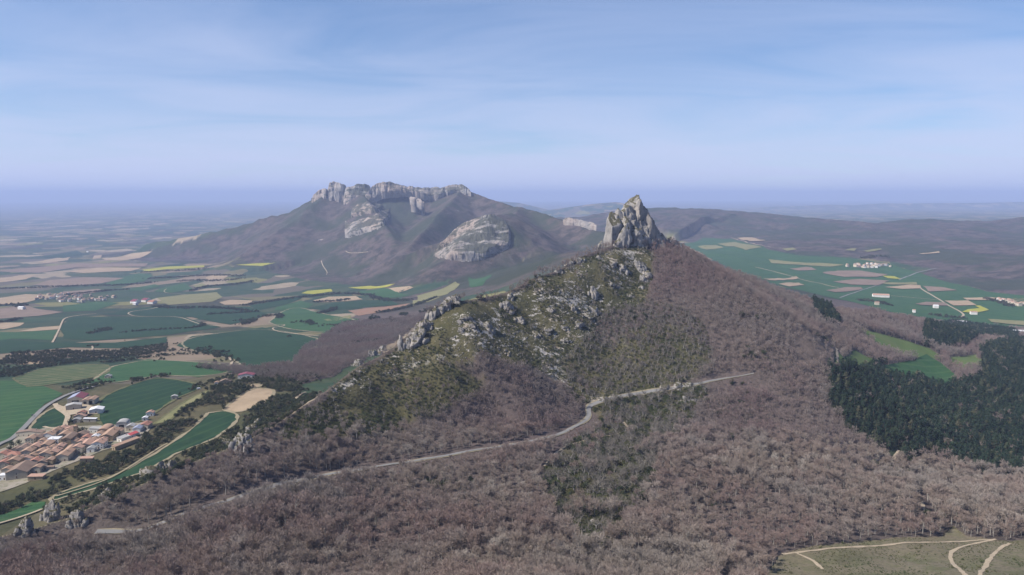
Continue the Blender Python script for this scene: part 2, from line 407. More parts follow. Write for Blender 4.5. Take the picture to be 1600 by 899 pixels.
# everything left of the crest down to the plain is open farmland; beyond the crest a beech wood comes down the far flank
BACKWOOD = world_poly([(300,575,900),(385,590,900),(470,600,900),(520,590,900),(580,552,950),(620,532,1000),(660,500,1050),(700,470,1100),(780,452,1150),(870,415,1250),(935,380,1400),(860,398,1500),(760,428,1500),(690,448,1500),(630,465,1500),(560,490,1500),(515,520,1300),(470,548,1200),(458,570,1100),(400,578,1000)], 850)
OAKSLOPE = world_poly([(935,372,1450),(870,395,1450),(800,412,1450),(740,426,1450),(700,440,1450),(720,452,1300),(780,446,1250),(860,412,1350),(930,378,1450)], 1200)
FARWOOD = [world_poly([(190,405),(225,393),(300,374),(400,352),(520,310),(700,310),(820,335),(935,362),(935,372),(800,416),(700,438),(640,448),(560,448),(470,436),(420,425),(330,412),(240,410)], 2500),
           world_poly([(1040,330),(1200,335),(1330,352),(1600,350),(1700,350),(1700,460),(1600,462),(1540,455),(1470,440),(1440,428),(1460,420),(1400,410),(1330,402),(1250,398),(1150,386),(1060,372)], 2500)]
MEADOW_TRAIL = [hit(*p)[:2] for p in ((1222,866),(1255,863),(1310,856),(1370,853),(1440,848),(1510,846),(1556,843))]
TRAILS = [(MEADOW_TRAIL, 2.2), ([hit(*p)[:2] for p in ((1556,843),(1510,852),(1486,862),(1484,872),(1496,888),(1515,905))], 2.4), ([hit(*p)[:2] for p in ((1580,850),(1560,857),(1545,875),(1530,899),(1526,908))], 2.6),
          ([hit(*p)[:2] for p in ((1245,865),(1270,875),(1285,890))], 1.8), ([hit(*p)[:2] for p in ((1392,722),(1398,712),(1404,704))], 3.0), ([hit(*p)[:2] for p in ((1436,776),(1440,788),(1448,800),(1450,815),(1430,820))], 3.0),
          ([hit(*p)[:2] for p in ((851,729),(862,712),(885,697),(915,688),(945,682),(975,676),(982,668),(974,660))], 2.2), ([hit(*p)[:2] for p in ((1307,545),(1308,555),(1309,566))], 3.0)]
ROAD_PIX = [(150,832,450),(190,832,450),(222,830,450),(262,815,450),(300,800,450),(340,787,450),(390,772,450),(440,757,450),(500,744,450),(560,736,450),(640,722,450),(700,713,450),(760,702,450),(820,692,450),(862,684,450),(892,671,450),(912,660,450),(921,650,450),(919,641,450),(922,634,450),(940,627,450),(975,619,450),(1010,613,450),(1050,608,450),(1085,602,450),(1120,594,450),(1150,589,450),(1178,584,450)]
ROAD = [hit(*p)[:2] for p in ROAD_PIX]

def cover(x, y):
    """masks for points of ground: garrigue, meadow, pine, open farmland, distant wood"""
    j = 6 * fbm(x, y, 18, 2, 61); k = 6 * fbm(x, y, 18, 2, 62)
    far = np.clip(y / 1500, 1, 8)
    xj, yj = x + j * far, y + k * far
    g = in_poly(xj, yj, GARR); gl = in_poly(xj, yj, GARR_LOW); mx = in_poly(xj, yj, MIXED); bx = in_poly(xj, yj, BOX) | in_poly(xj, yj, BOX2)
    md = in_poly(x + j * .3, y + k * .3, MEADOW)
    pn = np.zeros(x.shape, bool)
    for P in PINE: pn |= in_poly(x + j * (1.6 if P is PINE[0] else 0.6), y + k * (1.6 if P is PINE[0] else 0.6), P)
    lw = np.zeros(x.shape, bool)
    for P in LAWNW: lw |= in_poly(x + j * 0.3, y + k * 0.3, P)
    cs = in_poly(xj, yj, CLEAR_SLOPE)
    bw = in_poly(xj, yj, BACKWOOD); ok = in_poly(xj, yj, OAKSLOPE)
    fw = np.zeros(x.shape, bool)
    for P in FARWOOD: fw |= in_poly(xj, yj, P)
    return dict(garr=g, garr_low=gl, mixed=mx, box=bx, meadow=md, pine=pn, lawn=lw, clear=cs, back=bw, oak=ok, farwood=fw)
def grow(pix, k=1.3):
    q = np.array(pix, float); c_ = q.mean(0); return [tuple(c_ + (r_ - c_) * np.array([k, k * 1.35]) + np.array([0, 4])) for r_ in q]
LAWNW = [world_poly(grow(p)) for p, _ in LAWN]
C = cover(XX, YY)
z_wood = ramp(ZZ + 40 * fbm(XX, YY, 900, 3, 71), 235, 290) * ramp(YY, 2400, 3000) * (1 - ramp(YY, 11000, 14000))
# side of the crest: everything right of the crest line and near is wooded
dcr, zcr, scr, _ = seg_dist(XX, YY, np.array(CREST + SPUR[1:]))
right_side = (scr < 0) & (YY < 2200)
behind_spur = (XX > 350) & (YY > 1250) & (YY < 2700) & (ZZ > 205 + 25 * fbm(XX, YY, 150, 2, 72))
m_wood = (right_side | behind_spur).astype(float)
m_wood = np.maximum(m_wood, C['back'].astype(float)); m_wood = np.maximum(m_wood, C['oak'].astype(float))
m_wood = np.maximum(m_wood, np.maximum(z_wood, C['farwood'] * 1.0))
m_wood = np.where(C['lawn'] | C['meadow'], 0.0, m_wood)
def blur(M, k=1):
    for _ in range(k):
        p = np.pad(M, 1, mode='edge'); M = (p[1:-1, 1:-1] * 2 + p[:-2, 1:-1] + p[2:, 1:-1] + p[1:-1, :-2] + p[1:-1, 2:]) / 6
    return M
m_garr = blur(np.maximum((C['garr'] | (C['garr_low'])) * 1.0, 0.8 * C['box']), 2)
left_open = in_poly(XX, YY, LEFT_OPEN) & (scr > 0)
m_garr = np.maximum(m_garr, blur(left_open * 0.85, 2))
m_rock = blur((C['garr'] & ~C['mixed']).astype(float), 3)
m_mead = blur((C['meadow']).astype(float), 1)
m_lawn = blur((C['lawn']).astype(float), 1)
m_evg = blur(np.maximum(C['pine'] * 1.0, C['oak'] * 0.8), 1)

# ------------------------------------------------------------------ terrain mesh and material
def grid_mesh(name, X, Y, Z, attrs=None):
    ny, na = X.shape
    co = np.stack([X, Y, Z], -1).reshape(-1, 3).astype(np.float32)
    idx = np.arange(ny * na).reshape(ny, na)
    q = np.stack([idx[:-1, :-1], idx[:-1, 1:], idx[1:, 1:], idx[1:, :-1]], -1).reshape(-1, 4).astype(np.int32)
    me = bpy.data.meshes.new(name)
    me.vertices.add(len(co)); me.vertices.foreach_set('co', co.ravel())
    me.loops.add(q.size); me.loops.foreach_set('vertex_index', q.ravel())
    me.polygons.add(len(q)); me.polygons.foreach_set('loop_start', np.arange(0, q.size, 4, dtype=np.int32))
    me.polygons.foreach_set('use_smooth', np.ones(len(q), bool))
    me.update(calc_edges=True)
    for k, v in (attrs or {}).items():
        a = me.attributes.new(k, 'FLOAT', 'POINT'); a.data.foreach_set('value', v.astype(np.float32).ravel())
    return me
def link(name, me, mat=None, parent=None, kind=None, label=None, cat=None, group=None):
    o = bpy.data.objects.new(name, me); COL.objects.link(o)
    if mat is not None and me is not None: me.materials.clear(); me.materials.append(mat)
    if parent is not None: o.parent = parent
    if kind: o['kind'] = kind
    if label: o['label'] = label
    if cat: o['category'] = cat
    if group: o['group'] = group
    return o
m_ter, nt, b = new_mat('ground_cover', 0.95); g = G(nt)
p = g.pos(); xyz = g.sep(p)
# farmland: parcels of many colours
wv = g.nt.nodes.new('ShaderNodeVectorMath'); wv.operation = 'ADD'
nz = g.nt.nodes.new('ShaderNodeVectorMath'); nz.operation = 'SCALE'; nz.inputs['Scale'].default_value = 140.0
g._set(nz.inputs[0], g.noise(p, 0.0021, 2, 0.5, col=True)); g._set(wv.inputs[0], p); g._set(wv.inputs[1], nz.outputs[0])
pp = g.mapping(wv.outputs[0], (1.0, 0.62, 0.0), (0, 0, 0.5))
cell = g.voro(pp, 0.0042, 'Color', 'F1', 'MANHATTAN', 0.85)
cs = g.sep(cell)
parcels = g.ramp(cs[0], [(0.0, (0.019, 0.046, 0.023)), (0.22, (0.016, 0.040, 0.021)), (0.36, (0.20, 0.15, 0.105)), (0.47, (0.13, 0.115, 0.06)), (0.58, (0.27, 0.215, 0.15)), (0.66, (0.034, 0.055, 0.026)), (0.76, (0.10, 0.085, 0.065)), (0.88, (0.022, 0.052, 0.025)), (0.95, (0.16, 0.15, 0.055))], 'CONSTANT')
tint = g.noise(p, 0.013, 3, 0.6)
parcels = g.mix(g.step(tint, 0.35, 0.75, 0.0, 0.45), parcels, (0.085, 0.085, 0.045))
edge = g.voro(pp, 0.0042, 'Distance', 'F1', 'MANHATTAN', 0.85)
woods = g.noise(g.mapping(p, (1, 1, 0)), 0.0011, 5, 0.62)
scrub = g.ramp(g.noise(p, 0.02, 3), [(0.3, (0.024, 0.032, 0.02)), (0.7, (0.06, 0.055, 0.035))])
plain_c = g.mix(g.step(woods, 0.565, 0.60), parcels, scrub)
# woodland floor / distant wood
wn1 = g.noise(p, 0.004, 4, 0.6); wn2 = g.noise(p, 0.05, 3, 0.7); wn3 = g.noise(p, 0.25, 3, 0.7)
woodc = g.ramp(wn1, [(0.30, (0.075, 0.062, 0.052)), (0.52, (0.098, 0.076, 0.068)), (0.72, (0.082, 0.062, 0.060))])
woodc = g.mix(g.step(wn2, 0.42, 0.72, 0, 0.7), woodc, (0.045, 0.037, 0.033))
farm_ = g.step(xyz[1], 2500, 3200)
woodc = g.mix(g.math('MULTIPLY', g.step(g.noise(p, 0.013, 4, 0.7), 0.44, 0.60, 0, 0.85), farm_), woodc, (0.024, 0.025, 0.021))
scar = g.math('MULTIPLY', g.math('MULTIPLY', g.step(g.noise(g.mapping(p, (1, 1, 1.6)), 0.016, 5, 0.72), 0.655, 0.70, 0, 0.8), g.step(xyz[2], 330, 480)), farm_)
ev = g.noise(p, 0.0023, 4, 0.65)
woodc = g.mix(g.math('MULTIPLY', g.step(ev, 0.47, 0.56, 0, 0.8), g.step(xyz[1], 2500, 3200)), woodc, (0.030, 0.040, 0.022))
woodc = g.mix(g.attr('evergreen'), woodc, (0.026, 0.034, 0.018))
woodc = g.mix(scar, woodc, (0.30, 0.27, 0.24))
c = g.mix(g.attr('wood'), plain_c, woodc)
# garrigue on the crest: box scrub, dry grass and bare limestone
gn = g.noise(p, 0.022, 4, 0.6)
garr = g.ramp(gn, [(0.28, (0.040, 0.042, 0.016)), (0.46, (0.064, 0.060, 0.028)), (0.60, (0.085, 0.074, 0.036)), (0.74, (0.120, 0.108, 0.070))])
garr = g.mix(g.step(g.noise(p, 0.22, 3, 0.7), 0.45, 0.65, 0, 0.6), garr, (0.035, 0.036, 0.016))
stn = g.noise(g.mapping(p, (1, 1, 1.6)), 0.11, 6, 0.75); band = g.noise(p, 0.017, 3, 0.55)
rk = rock_colour(g, p, 3.0)
st = g.math('MULTIPLY', g.step(g.math('ADD', stn, g.math('MULTIPLY', band, 0.55)), 0.83, 0.89, 0, 1), g.attr('rocky'), True)
garr = g.mix(st, garr, rk)
c = g.mix(g.attr('garrigue'), c, garr)
# pasture
pas = g.ramp(g.noise(p, 0.045, 6, 0.72), [(0.30, (0.082, 0.076, 0.045)), (0.46, (0.108, 0.108, 0.056)), (0.56, (0.150, 0.128, 0.088)), (0.66, (0.105, 0.102, 0.058)), (0.8, (0.085, 0.098, 0.045))])
pas = g.mix(g.step(g.noise(p, 0.012, 4, 0.6), 0.46, 0.60, 0, 0.6), pas, (0.135, 0.112, 0.075))
pas = g.mix(g.step(g.noise(p, 0.35, 4, 0.75), 0.48, 0.64, 0, 0.75), pas, (0.070, 0.060, 0.040))
pas = g.mix(g.step(g.noise(p, 0.8, 3, 0.7), 0.60, 0.70, 0, 0.7), pas, (0.22, 0.19, 0.14))
c = g.mix(g.attr('pasture'), c, pas)
law = g.ramp(g.noise(p, 0.03, 4), [(0.3, (0.09, 0.11, 0.04)), (0.7, (0.07, 0.115, 0.035))])
c = g.mix(g.attr('lawn'), c, law)
nrm = g.sep(g.normal())
steep = g.math('MULTIPLY', g.step(nrm[2], 0.72, 0.60), g.step(xyz[1], 2600, 3200), True)
nt.links.new(c, b.inputs['Base Color'])
hb = g.math('ADD', g.math('MULTIPLY', wn2, 1.0), g.math('MULTIPLY', wn3, 0.35))
g.bump(g.math('MULTIPLY', hb, g.math('ADD', g.math('MULTIPLY', g.attr('wood'), 0.9), 0.05)), 7.0, 0.6, b)
ter = link('terrain', grid_mesh('terrain', XX, YY, ZZ, dict(wood=m_wood, garrigue=m_garr, rocky=m_rock, pasture=m_mead, lawn=m_lawn, evergreen=m_evg)), m_ter, kind='structure')

# ------------------------------------------------------------------ haze: closed box of pale air round everything
def box_mesh(name, x0, x1, y0, y1, z0, z1):
    v = [(x, y, z) for z in (z0, z1) for y in (y0, y1) for x in (x0, x1)]
    me = bpy.data.meshes.new(name); me.from_pydata(v, [], [(0,2,3,1),(4,5,7,6),(0,1,5,4),(2,6,7,3),(0,4,6,2),(1,3,7,5)]); me.update()
    return me
HAZE = 5.0e-5
m_haze = bpy.data.materials.new('pale_haze'); m_haze.use_nodes = True
hn = m_haze.node_tree; hn.nodes.clear()
ho = hn.nodes.new('ShaderNodeOutputMaterial'); hv = hn.nodes.new('ShaderNodeVolumePrincipled')
hv.inputs['Color'].default_value = (0.52, 0.635, 0.955, 1)
hv.inputs['Density'].default_value = HAZE
hv.inputs['Anisotropy'].default_value = 0.0
hn.links.new(hv.outputs[0], ho.inputs['Volume'])
zmin = float(ZZ.min())
link('haze', box_mesh('haze', -72000, 72000, -400, 72000, zmin - 3, max(float(ZZ.max()), 760) + 180), m_haze, kind='stuff', label='pale blue haze over the plains and far hills')

# ------------------------------------------------------------------ fields: crops draped over the ground
def poly_obj(name, P, mat, off=0.5, wob=0.0, **kw):
    """a polygon of ground cover, cut fine enough to follow the terrain"""
    P = np.array(P, float); Q = []
    L0 = max(5.0, 0.007 * float(np.mean(P[:, 1])))
    for i in range(len(P)):
        a_, b_ = P[i], P[(i + 1) % len(P)]
        k = max(1, int(np.hypot(*(b_ - a_)) / (2 * L0)))
        for t in range(k): Q.append(a_ + (b_ - a_) * t / k)
    Q = np.array(Q)
    if wob:
        w_ = wob * L0
        Q = Q + np.c_[w_ * fbm(Q[:, 0], Q[:, 1], 6 * L0, 2, 81), w_ * fbm(Q[:, 0], Q[:, 1], 6 * L0, 2, 82)]
    bm = bmesh.new()
    vs = [bm.verts.new((q[0], q[1], 0)) for q in Q]
    try: bm.faces.new(vs)
    except ValueError: pass
    bmesh.ops.triangulate(bm, faces=bm.faces[:])
    for _ in range(7):
        long_e = [e for e in bm.edges if e.calc_length() > 2.2 * L0]
        if not long_e: break
        bmesh.ops.subdivide_edges(bm, edges=long_e, cuts=1)
        bmesh.ops.triangulate(bm, faces=[f for f in bm.faces if len(f.verts) > 3])
    co = np.array([v.co[:] for v in bm.verts])
    zz_ = H(co[:, 0], co[:, 1]) + off + 0.0003 * co[:, 1]
    for v, z in zip(bm.verts, zz_): v.co.z = z
    bmesh.ops.recalc_face_normals(bm, faces=bm.faces[:])
    for f in bm.faces:
        f.smooth = True
        if f.normal.z < 0: f.normal_flip()
    me = bpy.data.meshes.new(name); bm.to_mesh(me); bm.free()
    return link(name, me, mat, kind='structure', **kw)
def crop_mat(name, c1, c2, c3, stripe=0.0, angle=0.4):
    m, nt, b = new_mat(name, 0.95); g = G(nt); p = g.pos()
    c = g.mix(g.step(g.noise(p, 0.012, 4, 0.6), 0.35, 0.65), c1, c2)
    c = g.mix(g.step(g.noise(p, 0.05, 5, 0.72), 0.48, 0.70, 0, 0.75), c, c3)
    c = g.mix(g.step(g.noise(g.mapping(p, (1, 0.25, 0), (0, 0, angle)), 0.09, 4, 0.7), 0.5, 0.72, 0, 0.35), c, tuple(0.6 * q for q in c1))
    if stripe:
        w_ = nt.nodes.new('ShaderNodeTexWave'); w_.inputs['Scale'].default_value = 0.013; w_.inputs['Distortion'].default_value = 0.8; w_.inputs['Detail Scale'].default_value = 0.3
        g._set(w_.inputs['Vector'], g.mapping(p, (1, 1, 0), (0, 0, angle)))
        c = g.mix(g.step(w_.outputs['Fac'], 0.80, 0.98, 0, stripe), c, tuple(1.35 * q for q in c3))
    nt.links.new(c, b.inputs['Base Color']); return m
CROP = dict(
    wheat=crop_mat('green_wheat', (0.009, 0.032, 0.016), (0.014, 0.042, 0.018), (0.026, 0.052, 0.021), 0.4),
    wheat2=crop_mat('young_wheat', (0.020, 0.063, 0.024), (0.030, 0.078, 0.027), (0.046, 0.084, 0.033), 0.4, 1.1),
    light=crop_mat('thin_wheat', (0.036, 0.066, 0.026), (0.054, 0.078, 0.030), (0.14, 0.125, 0.065), 0.6, 0.9),
    tan=crop_mat('bare_earth', (0.27, 0.205, 0.135), (0.33, 0.25, 0.165), (0.22, 0.165, 0.11), 0.2),
    brown=crop_mat('ploughed_earth', (0.17, 0.125, 0.095), (0.21, 0.155, 0.115), (0.13, 0.10, 0.08), 0.2),
    red=crop_mat('red_earth', (0.22, 0.125, 0.085), (0.18, 0.13, 0.09), (0.26, 0.13, 0.085), 0.2),
    pale=crop_mat('dry_grassland', (0.155, 0.15, 0.068), (0.19, 0.175, 0.088), (0.11, 0.12, 0.05), 0.2),
    rape=crop_mat('rapeseed_flower', (0.26, 0.25, 0.035), (0.32, 0.30, 0.045), (0.18, 0.20, 0.05), 0.4))
FNAME = dict(wheat='wheat_field', wheat2='wheat_field', light='wheat_field', tan='bare_field', brown='ploughed_field', red='ploughed_field', pale='grassland', rape='rapeseed_field')
FIELDS = [
 ('wheat',[(150,644),(158,622),(180,612),(205,602),(245,590),(290,596),(318,605),(300,613),(278,622),(255,637),(235,650),(215,662),(185,664),(160,668),(153,655)]),
 ('wheat',[(45,674),(58,652),(84,637),(92,636),(104,648),(106,656),(101,668),(75,673)]),
 ('wheat2',[(-60,720),(-60,596),(30,596),(60,600),(88,612),(98,616),(88,624),(68,632),(46,656),(18,690)]),
 ('light',[(20,592),(60,577),(120,570),(170,570),(174,580),(150,590),(90,600),(40,606)]),
 ('wheat2',[(176,573),(230,562),(300,566),(358,570),(366,582),(310,590),(250,586),(190,598),(130,602),(150,592)]),
 ('wheat',[(325,646),(350,642),(374,648),(368,662),(330,690),(280,706),(230,737),(200,747),(150,764),(100,777),(80,785),(82,776),(130,757),(175,747),(212,727),(262,697),(302,670)]),
 ('wheat2',[(-10,808),(50,785),(70,785),(68,795),(20,812),(-10,824)]),
 ('tan',[(350,640),(378,616),(400,606),(432,610),(420,626),(388,642),(362,646)]),
 ('tan',[(384,604),(400,600),(412,603),(398,607)]),
 ('pale',[(238,664),(262,648),(288,628),(320,612),(330,610),(312,624),(284,642),(262,660)]),
 ('wheat',[(365,562),(275,541),(300,526),(410,512),(502,528),(498,541),(470,553),(458,568),(430,576),(388,578)]),
 ('wheat2',[(420,504),(440,486),(470,480),(500,490),(560,499),(548,511),(514,522),(440,513)]),
 ('wheat',[(-60,560),(-60,526),(80,536),(180,536),(262,527),(258,538),(190,545),(110,543),(60,548)]),
 ('wheat',[(102,530),(94,512),(112,496),(200,495),(290,496),(345,512),(260,524),(150,533)]),
 ('wheat2',[(-60,540),(-60,518),(24,520),(90,516),(82,532),(20,530)]),
 ('tan',[(28,518),(60,512),(95,510),(92,515),(50,518)]), ('tan',[(-20,512),(-20,504),(38,505),(30,510),(5,515)]),
 ('tan',[(342,473),(360,469),(395,470),(390,476),(350,477)]), ('pale',[(246,466),(290,461),(340,457),(347,465),(330,472),(262,477)]),
 ('wheat',[(160,492),(210,482),(260,478),(390,480),(420,492),(360,508),(300,496),(210,494)]),
 ('tan',[(25,570),(50,563),(85,563),(80,568),(45,570)]),
 ('brown',[(-20,486),(40,478),(60,484),(100,488),(60,494),(-20,500)]),
 ('tan',[(-20,439),(30,431),(58,430),(40,437),(0,442)]), ('tan',[(108,425),(150,419),(220,419),(205,424),(130,427)]),
 ('brown',[(50,446),(80,438),(130,434),(195,435),(160,443),(100,448)]), ('wheat2',[(165,445),(180,436),(220,427),(238,430),(226,440),(190,446)]),
 ('brown',[(-20,424),(60,418),(120,412),(230,412),(225,417),(120,418),(60,427)]), ('tan',[(160,404),(200,398),(236,394),(222,402),(190,408),(165,407)]),
 ('tan',[(60,409),(100,402),(110,400),(108,407),(70,412)]), ('wheat',[(60,402),(120,392),(130,398),(100,404)]), ('tan',[(145,405),(148,400),(160,399),(158,404)]),
 ('rape',[(222,422),(262,417),(318,415),(318,418),(262,421),(228,425)]), ('rape',[(368,415),(400,412),(430,411),(410,416)]),
 ('rape',[(470,459),(480,455),(518,452),(520,456),(490,460)]), ('rape',[(545,450),(580,447),(617,444),(604,449),(565,452)]),
 ('tan',[(488,470),(515,464),(555,463),(568,468),(540,471),(500,473)]), ('tan',[(608,451),(640,448),(646,450),(620,458)]),
 ('pale',[(650,463),(690,452),(712,440),(720,444),(700,460),(655,470)]), ('pale',[(645,470),(690,464),(670,472),(645,477)]),
 ('wheat2',[(732,433),(768,430),(755,446),(736,450)]), ('red',[(545,486),(575,482),(600,480),(642,474),(620,484),(560,494)]),
 ('pale',[(505,500),(548,493),(550,499),(515,503)]), ('wheat',[(520,474),(560,470),(612,468),(622,477),(580,480),(510,486),(480,482)]),
 ('wheat2',[(432,480),(470,470),(490,476),(480,482),(430,486)]), ('wheat',[(390,478),(430,470),(480,460),(470,468),(430,480),(400,486)]),
 ('wheat2',[(560,455),(600,450),(640,462),(612,466),(565,462)]), ('pale',[(660,470),(640,480),(644,474)]),
 ('wheat2',[(255,450),(290,443),(300,452),(270,458),(240,456)]), ('pale',[(300,447),(316,443),(322,447),(308,450)]),
 ('tan',[(320,434),(330,431),(357,431),(350,436),(325,440)]), ('brown',[(100,456),(150,452),(165,455),(130,460),(95,460)]),
 ('wheat2',[(210,450),(240,445),(250,448),(220,455),(200,455)]), ('tan',[(-20,470),(40,460),(90,462),(40,473),(-20,480)]),
 ('wheat2',[(100,478),(150,472),(185,474),(150,486),(100,488)]),
 # right-hand valley
 ('wheat2',[(1070,382),(1100,372),(1145,374),(1200,390),(1250,400),(1310,403),(1390,412),(1440,428),(1475,440),(1540,456),(1620,463),(1680,480),(1680,535),(1600,522),(1560,512),(1480,502),(1400,490),(1320,470),(1230,450),(1150,425)]),
 ('pale',[(1200,406),(1225,409),(1260,412),(1320,415),(1300,418),(1230,414),(1205,412)]), ('brown',[(1285,428),(1310,424),(1345,424),(1388,430),(1370,434),(1320,434)]),
 ('brown',[(1302,441),(1345,437),(1390,440),(1372,447),(1330,446)]), ('tan',[(1215,445),(1248,443),(1258,447),(1232,449)]), ('tan',[(1190,436),(1244,433),(1248,436),(1200,439)]),
 ('brown',[(1235,421),(1268,419),(1276,423),(1248,424)]), ('brown',[(1290,455),(1320,450),(1346,450),(1350,453),(1305,458)]), ('rape',[(1380,432),(1398,433),(1408,437),(1388,436)]),
 ('brown',[(1285,427),(1300,425),(1330,429),(1300,431)]), ('tan',[(1384,450),(1420,446),(1436,447),(1440,452),(1410,453)]), ('brown',[(1440,448),(1470,450),(1496,455),(1452,457)]),
 ('pale',[(1374,443),(1430,442),(1434,446),(1390,446)]), ('tan',[(1474,471),(1512,471),(1526,478),(1490,479)]), ('brown',[(1430,476),(1445,473),(1475,474),(1480,479),(1440,478)]),
 ('rape',[(1503,489),(1512,485),(1530,483),(1524,479),(1532,479),(1546,486),(1522,491)]), ('pale',[(1545,500),(1600,503),(1620,506),(1600,510),(1550,505)]),
 ('tan',[(1504,467),(1545,466),(1562,467),(1550,470),(1510,470)]), ('light',[(1570,467),(1610,468),(1640,480),(1600,478)]), ('pale',[(1120,382),(1150,379),(1190,388),(1165,392)]),
 ('tan',[(1150,373),(1175,372),(1195,377),(1170,378)]), ('pale',[(1090,386),(1120,384),(1130,388),(1105,391)]), ('tan',[(1434,397),(1465,394),(1468,396),(1440,398)]),
 ('pale',[(1350,393),(1378,389),(1380,391),(1355,395)]), ('pale',[(1320,392),(1340,389),(1336,393)]), ('pale',[(1222,390),(1240,388),(1246,391),(1230,393)]),
]
RV = []
for i, (kind_, pix) in enumerate(FIELDS):
    poly_obj(FNAME[kind_], world_poly(pix, 560), CROP[kind_], 0.12 + 0.06 * (i % 5) + (2.5 if RV and i > RV[0] else 0), 0.35)
    if kind_ == 'wheat2' and pix[0][0] == 1070: RV.append(i)
for (pix, kind_), P in zip(LAWN, LAWNW):
    if kind_ == 'wheat': poly_obj('meadow', P, CROP['wheat2'], 0.4, 0.3)

# ------------------------------------------------------------------ roads, tracks and footpaths
def smooth_line(P, step):
    P = np.array(P, float)
    for _ in range(2):
        Q = [P[0]]
        for i in range(len(P) - 1):
            Q.append(P[i] * .75 + P[i + 1] * .25); Q.append(P[i] * .25 + P[i + 1] * .75)
        Q.append(P[-1]); P = np.array(Q)
    d = np.r_[0, np.cumsum(np.hypot(*np.diff(P, axis=0).T))]
    t = np.linspace(0, d[-1], max(3, int(d[-1] / step)))
    return np.c_[np.interp(t, d, P[:, 0]), np.interp(t, d, P[:, 1])]
def ribbon(name, P, width, mat, off, step=5.0, ragged=0.0, seed=0, level=False, taper=False):
    P = smooth_line(P, step)
    T = np.gradient(P, axis=0); T /= np.hypot(T[:, 0], T[:, 1])[:, None] + 1e-9
    N = np.c_[-T[:, 1], T[:, 0]]
    cols = np.linspace(-1, 1, 5)
    X = np.zeros((len(P), 5)); Y = X.copy()
    for j, cc in enumerate(cols):
        w_ = width / 2 * (1 + ragged * fbm(P[:, 0] + 50 * cc, P[:, 1], width * 3, 2, seed + j))
        if taper: w_ = w_ * np.clip((len(P) - 1 - np.arange(len(P))) / (0.16 * len(P)), 0.22, 1)
        X[:, j] = P[:, 0] + N[:, 0] * cc * w_; Y[:, j] = P[:, 1] + N[:, 1] * cc * w_
    Z = H(X, Y)
    if level: Z = np.repeat(np.max(Z, 1)[:, None], 5, 1)
    Z = Z + off + 0.0003 * Y
    return link(name, grid_mesh(name, X, Y, Z), mat, kind='structure')
def flat_mat(name, c1, c2, scale, rough=0.9, c3=None):
    m, nt, b = new_mat(name, rough); g = G(nt); p = g.pos()
    c = g.mix(g.step(g.noise(p, scale, 4, 0.65), 0.35, 0.65), c1, c2)
    if c3: c = g.mix(g.step(g.noise(p, scale * 4, 3, 0.7), 0.5, 0.7, 0, 0.7), c, c3)
    nt.links.new(c, b.inputs['Base Color']); return m
m_asph = flat_mat('worn_asphalt', (0.16, 0.156, 0.152), (0.19, 0.185, 0.178), 0.08, 0.85, (0.19, 0.185, 0.18))
m_track = flat_mat('pale_gravel_track', (0.38, 0.31, 0.225), (0.30, 0.245, 0.175), 0.15, 0.95, (0.22, 0.18, 0.12))
m_verge = flat_mat('dry_verge', (0.20, 0.17, 0.11), (0.26, 0.22, 0.15), 0.2, 0.95, (0.12, 0.11, 0.05))
m_fallow = flat_mat('rough_grass_margin', (0.075, 0.085, 0.035), (0.11, 0.105, 0.05), 0.1, 0.95, (0.16, 0.14, 0.085))
ribbon('road_verge', ROAD, 7.6, m_verge, 0.35, 4, 0.5, 5, taper=True)
ribbon('mountain_road', ROAD, 5.2, m_asph, 0.6, 4, 0.03, taper=True)
for k_, (P, w_) in enumerate(TRAILS): ribbon('footpath', P, w_ * 1.05, m_track, 0.12, 2.0, 0.9, 10 + k_)
for pix, w_, mt in [
    ([(-40,720),(0,694),(18,688),(35,672),(50,656),(68,638),(88,626),(105,618),(130,609),(150,604)], 6.5, m_asph),
    ([(86,632),(90,640),(102,647),(107,652),(103,660),(102,668)], 6.0, m_track),
    ([(68,668),(86,672),(100,668),(108,668)], 4.0, m_track),
    ([(82,536),(92,516),(96,506),(100,498),(118,494),(150,491)], 5.0, m_track),
    ([(256,478),(235,484),(205,487),(198,491),(215,496),(265,495),(290,498),(312,507)], 5.0, m_track),
    ([(395,508),(425,508),(448,508),(440,511),(424,513),(430,518),(455,522),(505,526),(516,529)], 4.5, m_track),
    ([(358,574),(364,566),(357,560),(362,556)], 5.0, m_track),
    ([(140,552),(146,545),(142,540)], 4.0, m_track),
    ([(260,452),(255,456),(262,459),(290,461)], 4.0, m_track),
    ([(-10,822),(30,810),(66,797)], 3.5, m_track),
    ([(88,777),(150,758),(180,745),(205,730),(250,700),(262,694)], 3.0, m_verge),
    ([(455,632),(462,624),(470,616),(478,614)], 4.0, m_track),
    ([(320,508),(345,511),(370,509),(395,508)], 4.0, m_track),
    ([(502,408),(504,416),(512,425),(510,430)], 4.0, m_track), ([(540,393),(545,396),(556,396),(575,394)], 4.0, m_track),
    ([(1180,418),(1230,430),(1262,440),(1290,446),(1310,450)], 7.0, m_track), ([(1432,446),(1438,450),(1440,453),(1460,464),(1480,477),(1508,492),(1502,496)], 7.0, m_track),
    ([(1312,466),(1335,458),(1352,452),(1375,446)], 7.0, m_asph), ([(1405,438),(1420,432),(1432,426),(1463,420)], 9.0, m_asph), ([(1392,463),(1430,466),(1470,470)], 6.0, m_track),
    ([(1142,372),(1160,377),(1195,386),(1220,388)], 9.0, m_track),
    ]:
    P = [hit(q[0], q[1], 560)[:2] for q in pix]
    ribbon('country_road' if mt is m_asph else 'farm_track', P, w_, mt, 1.0, max(4.0, 0.006 * P[0][1]), 0.1)
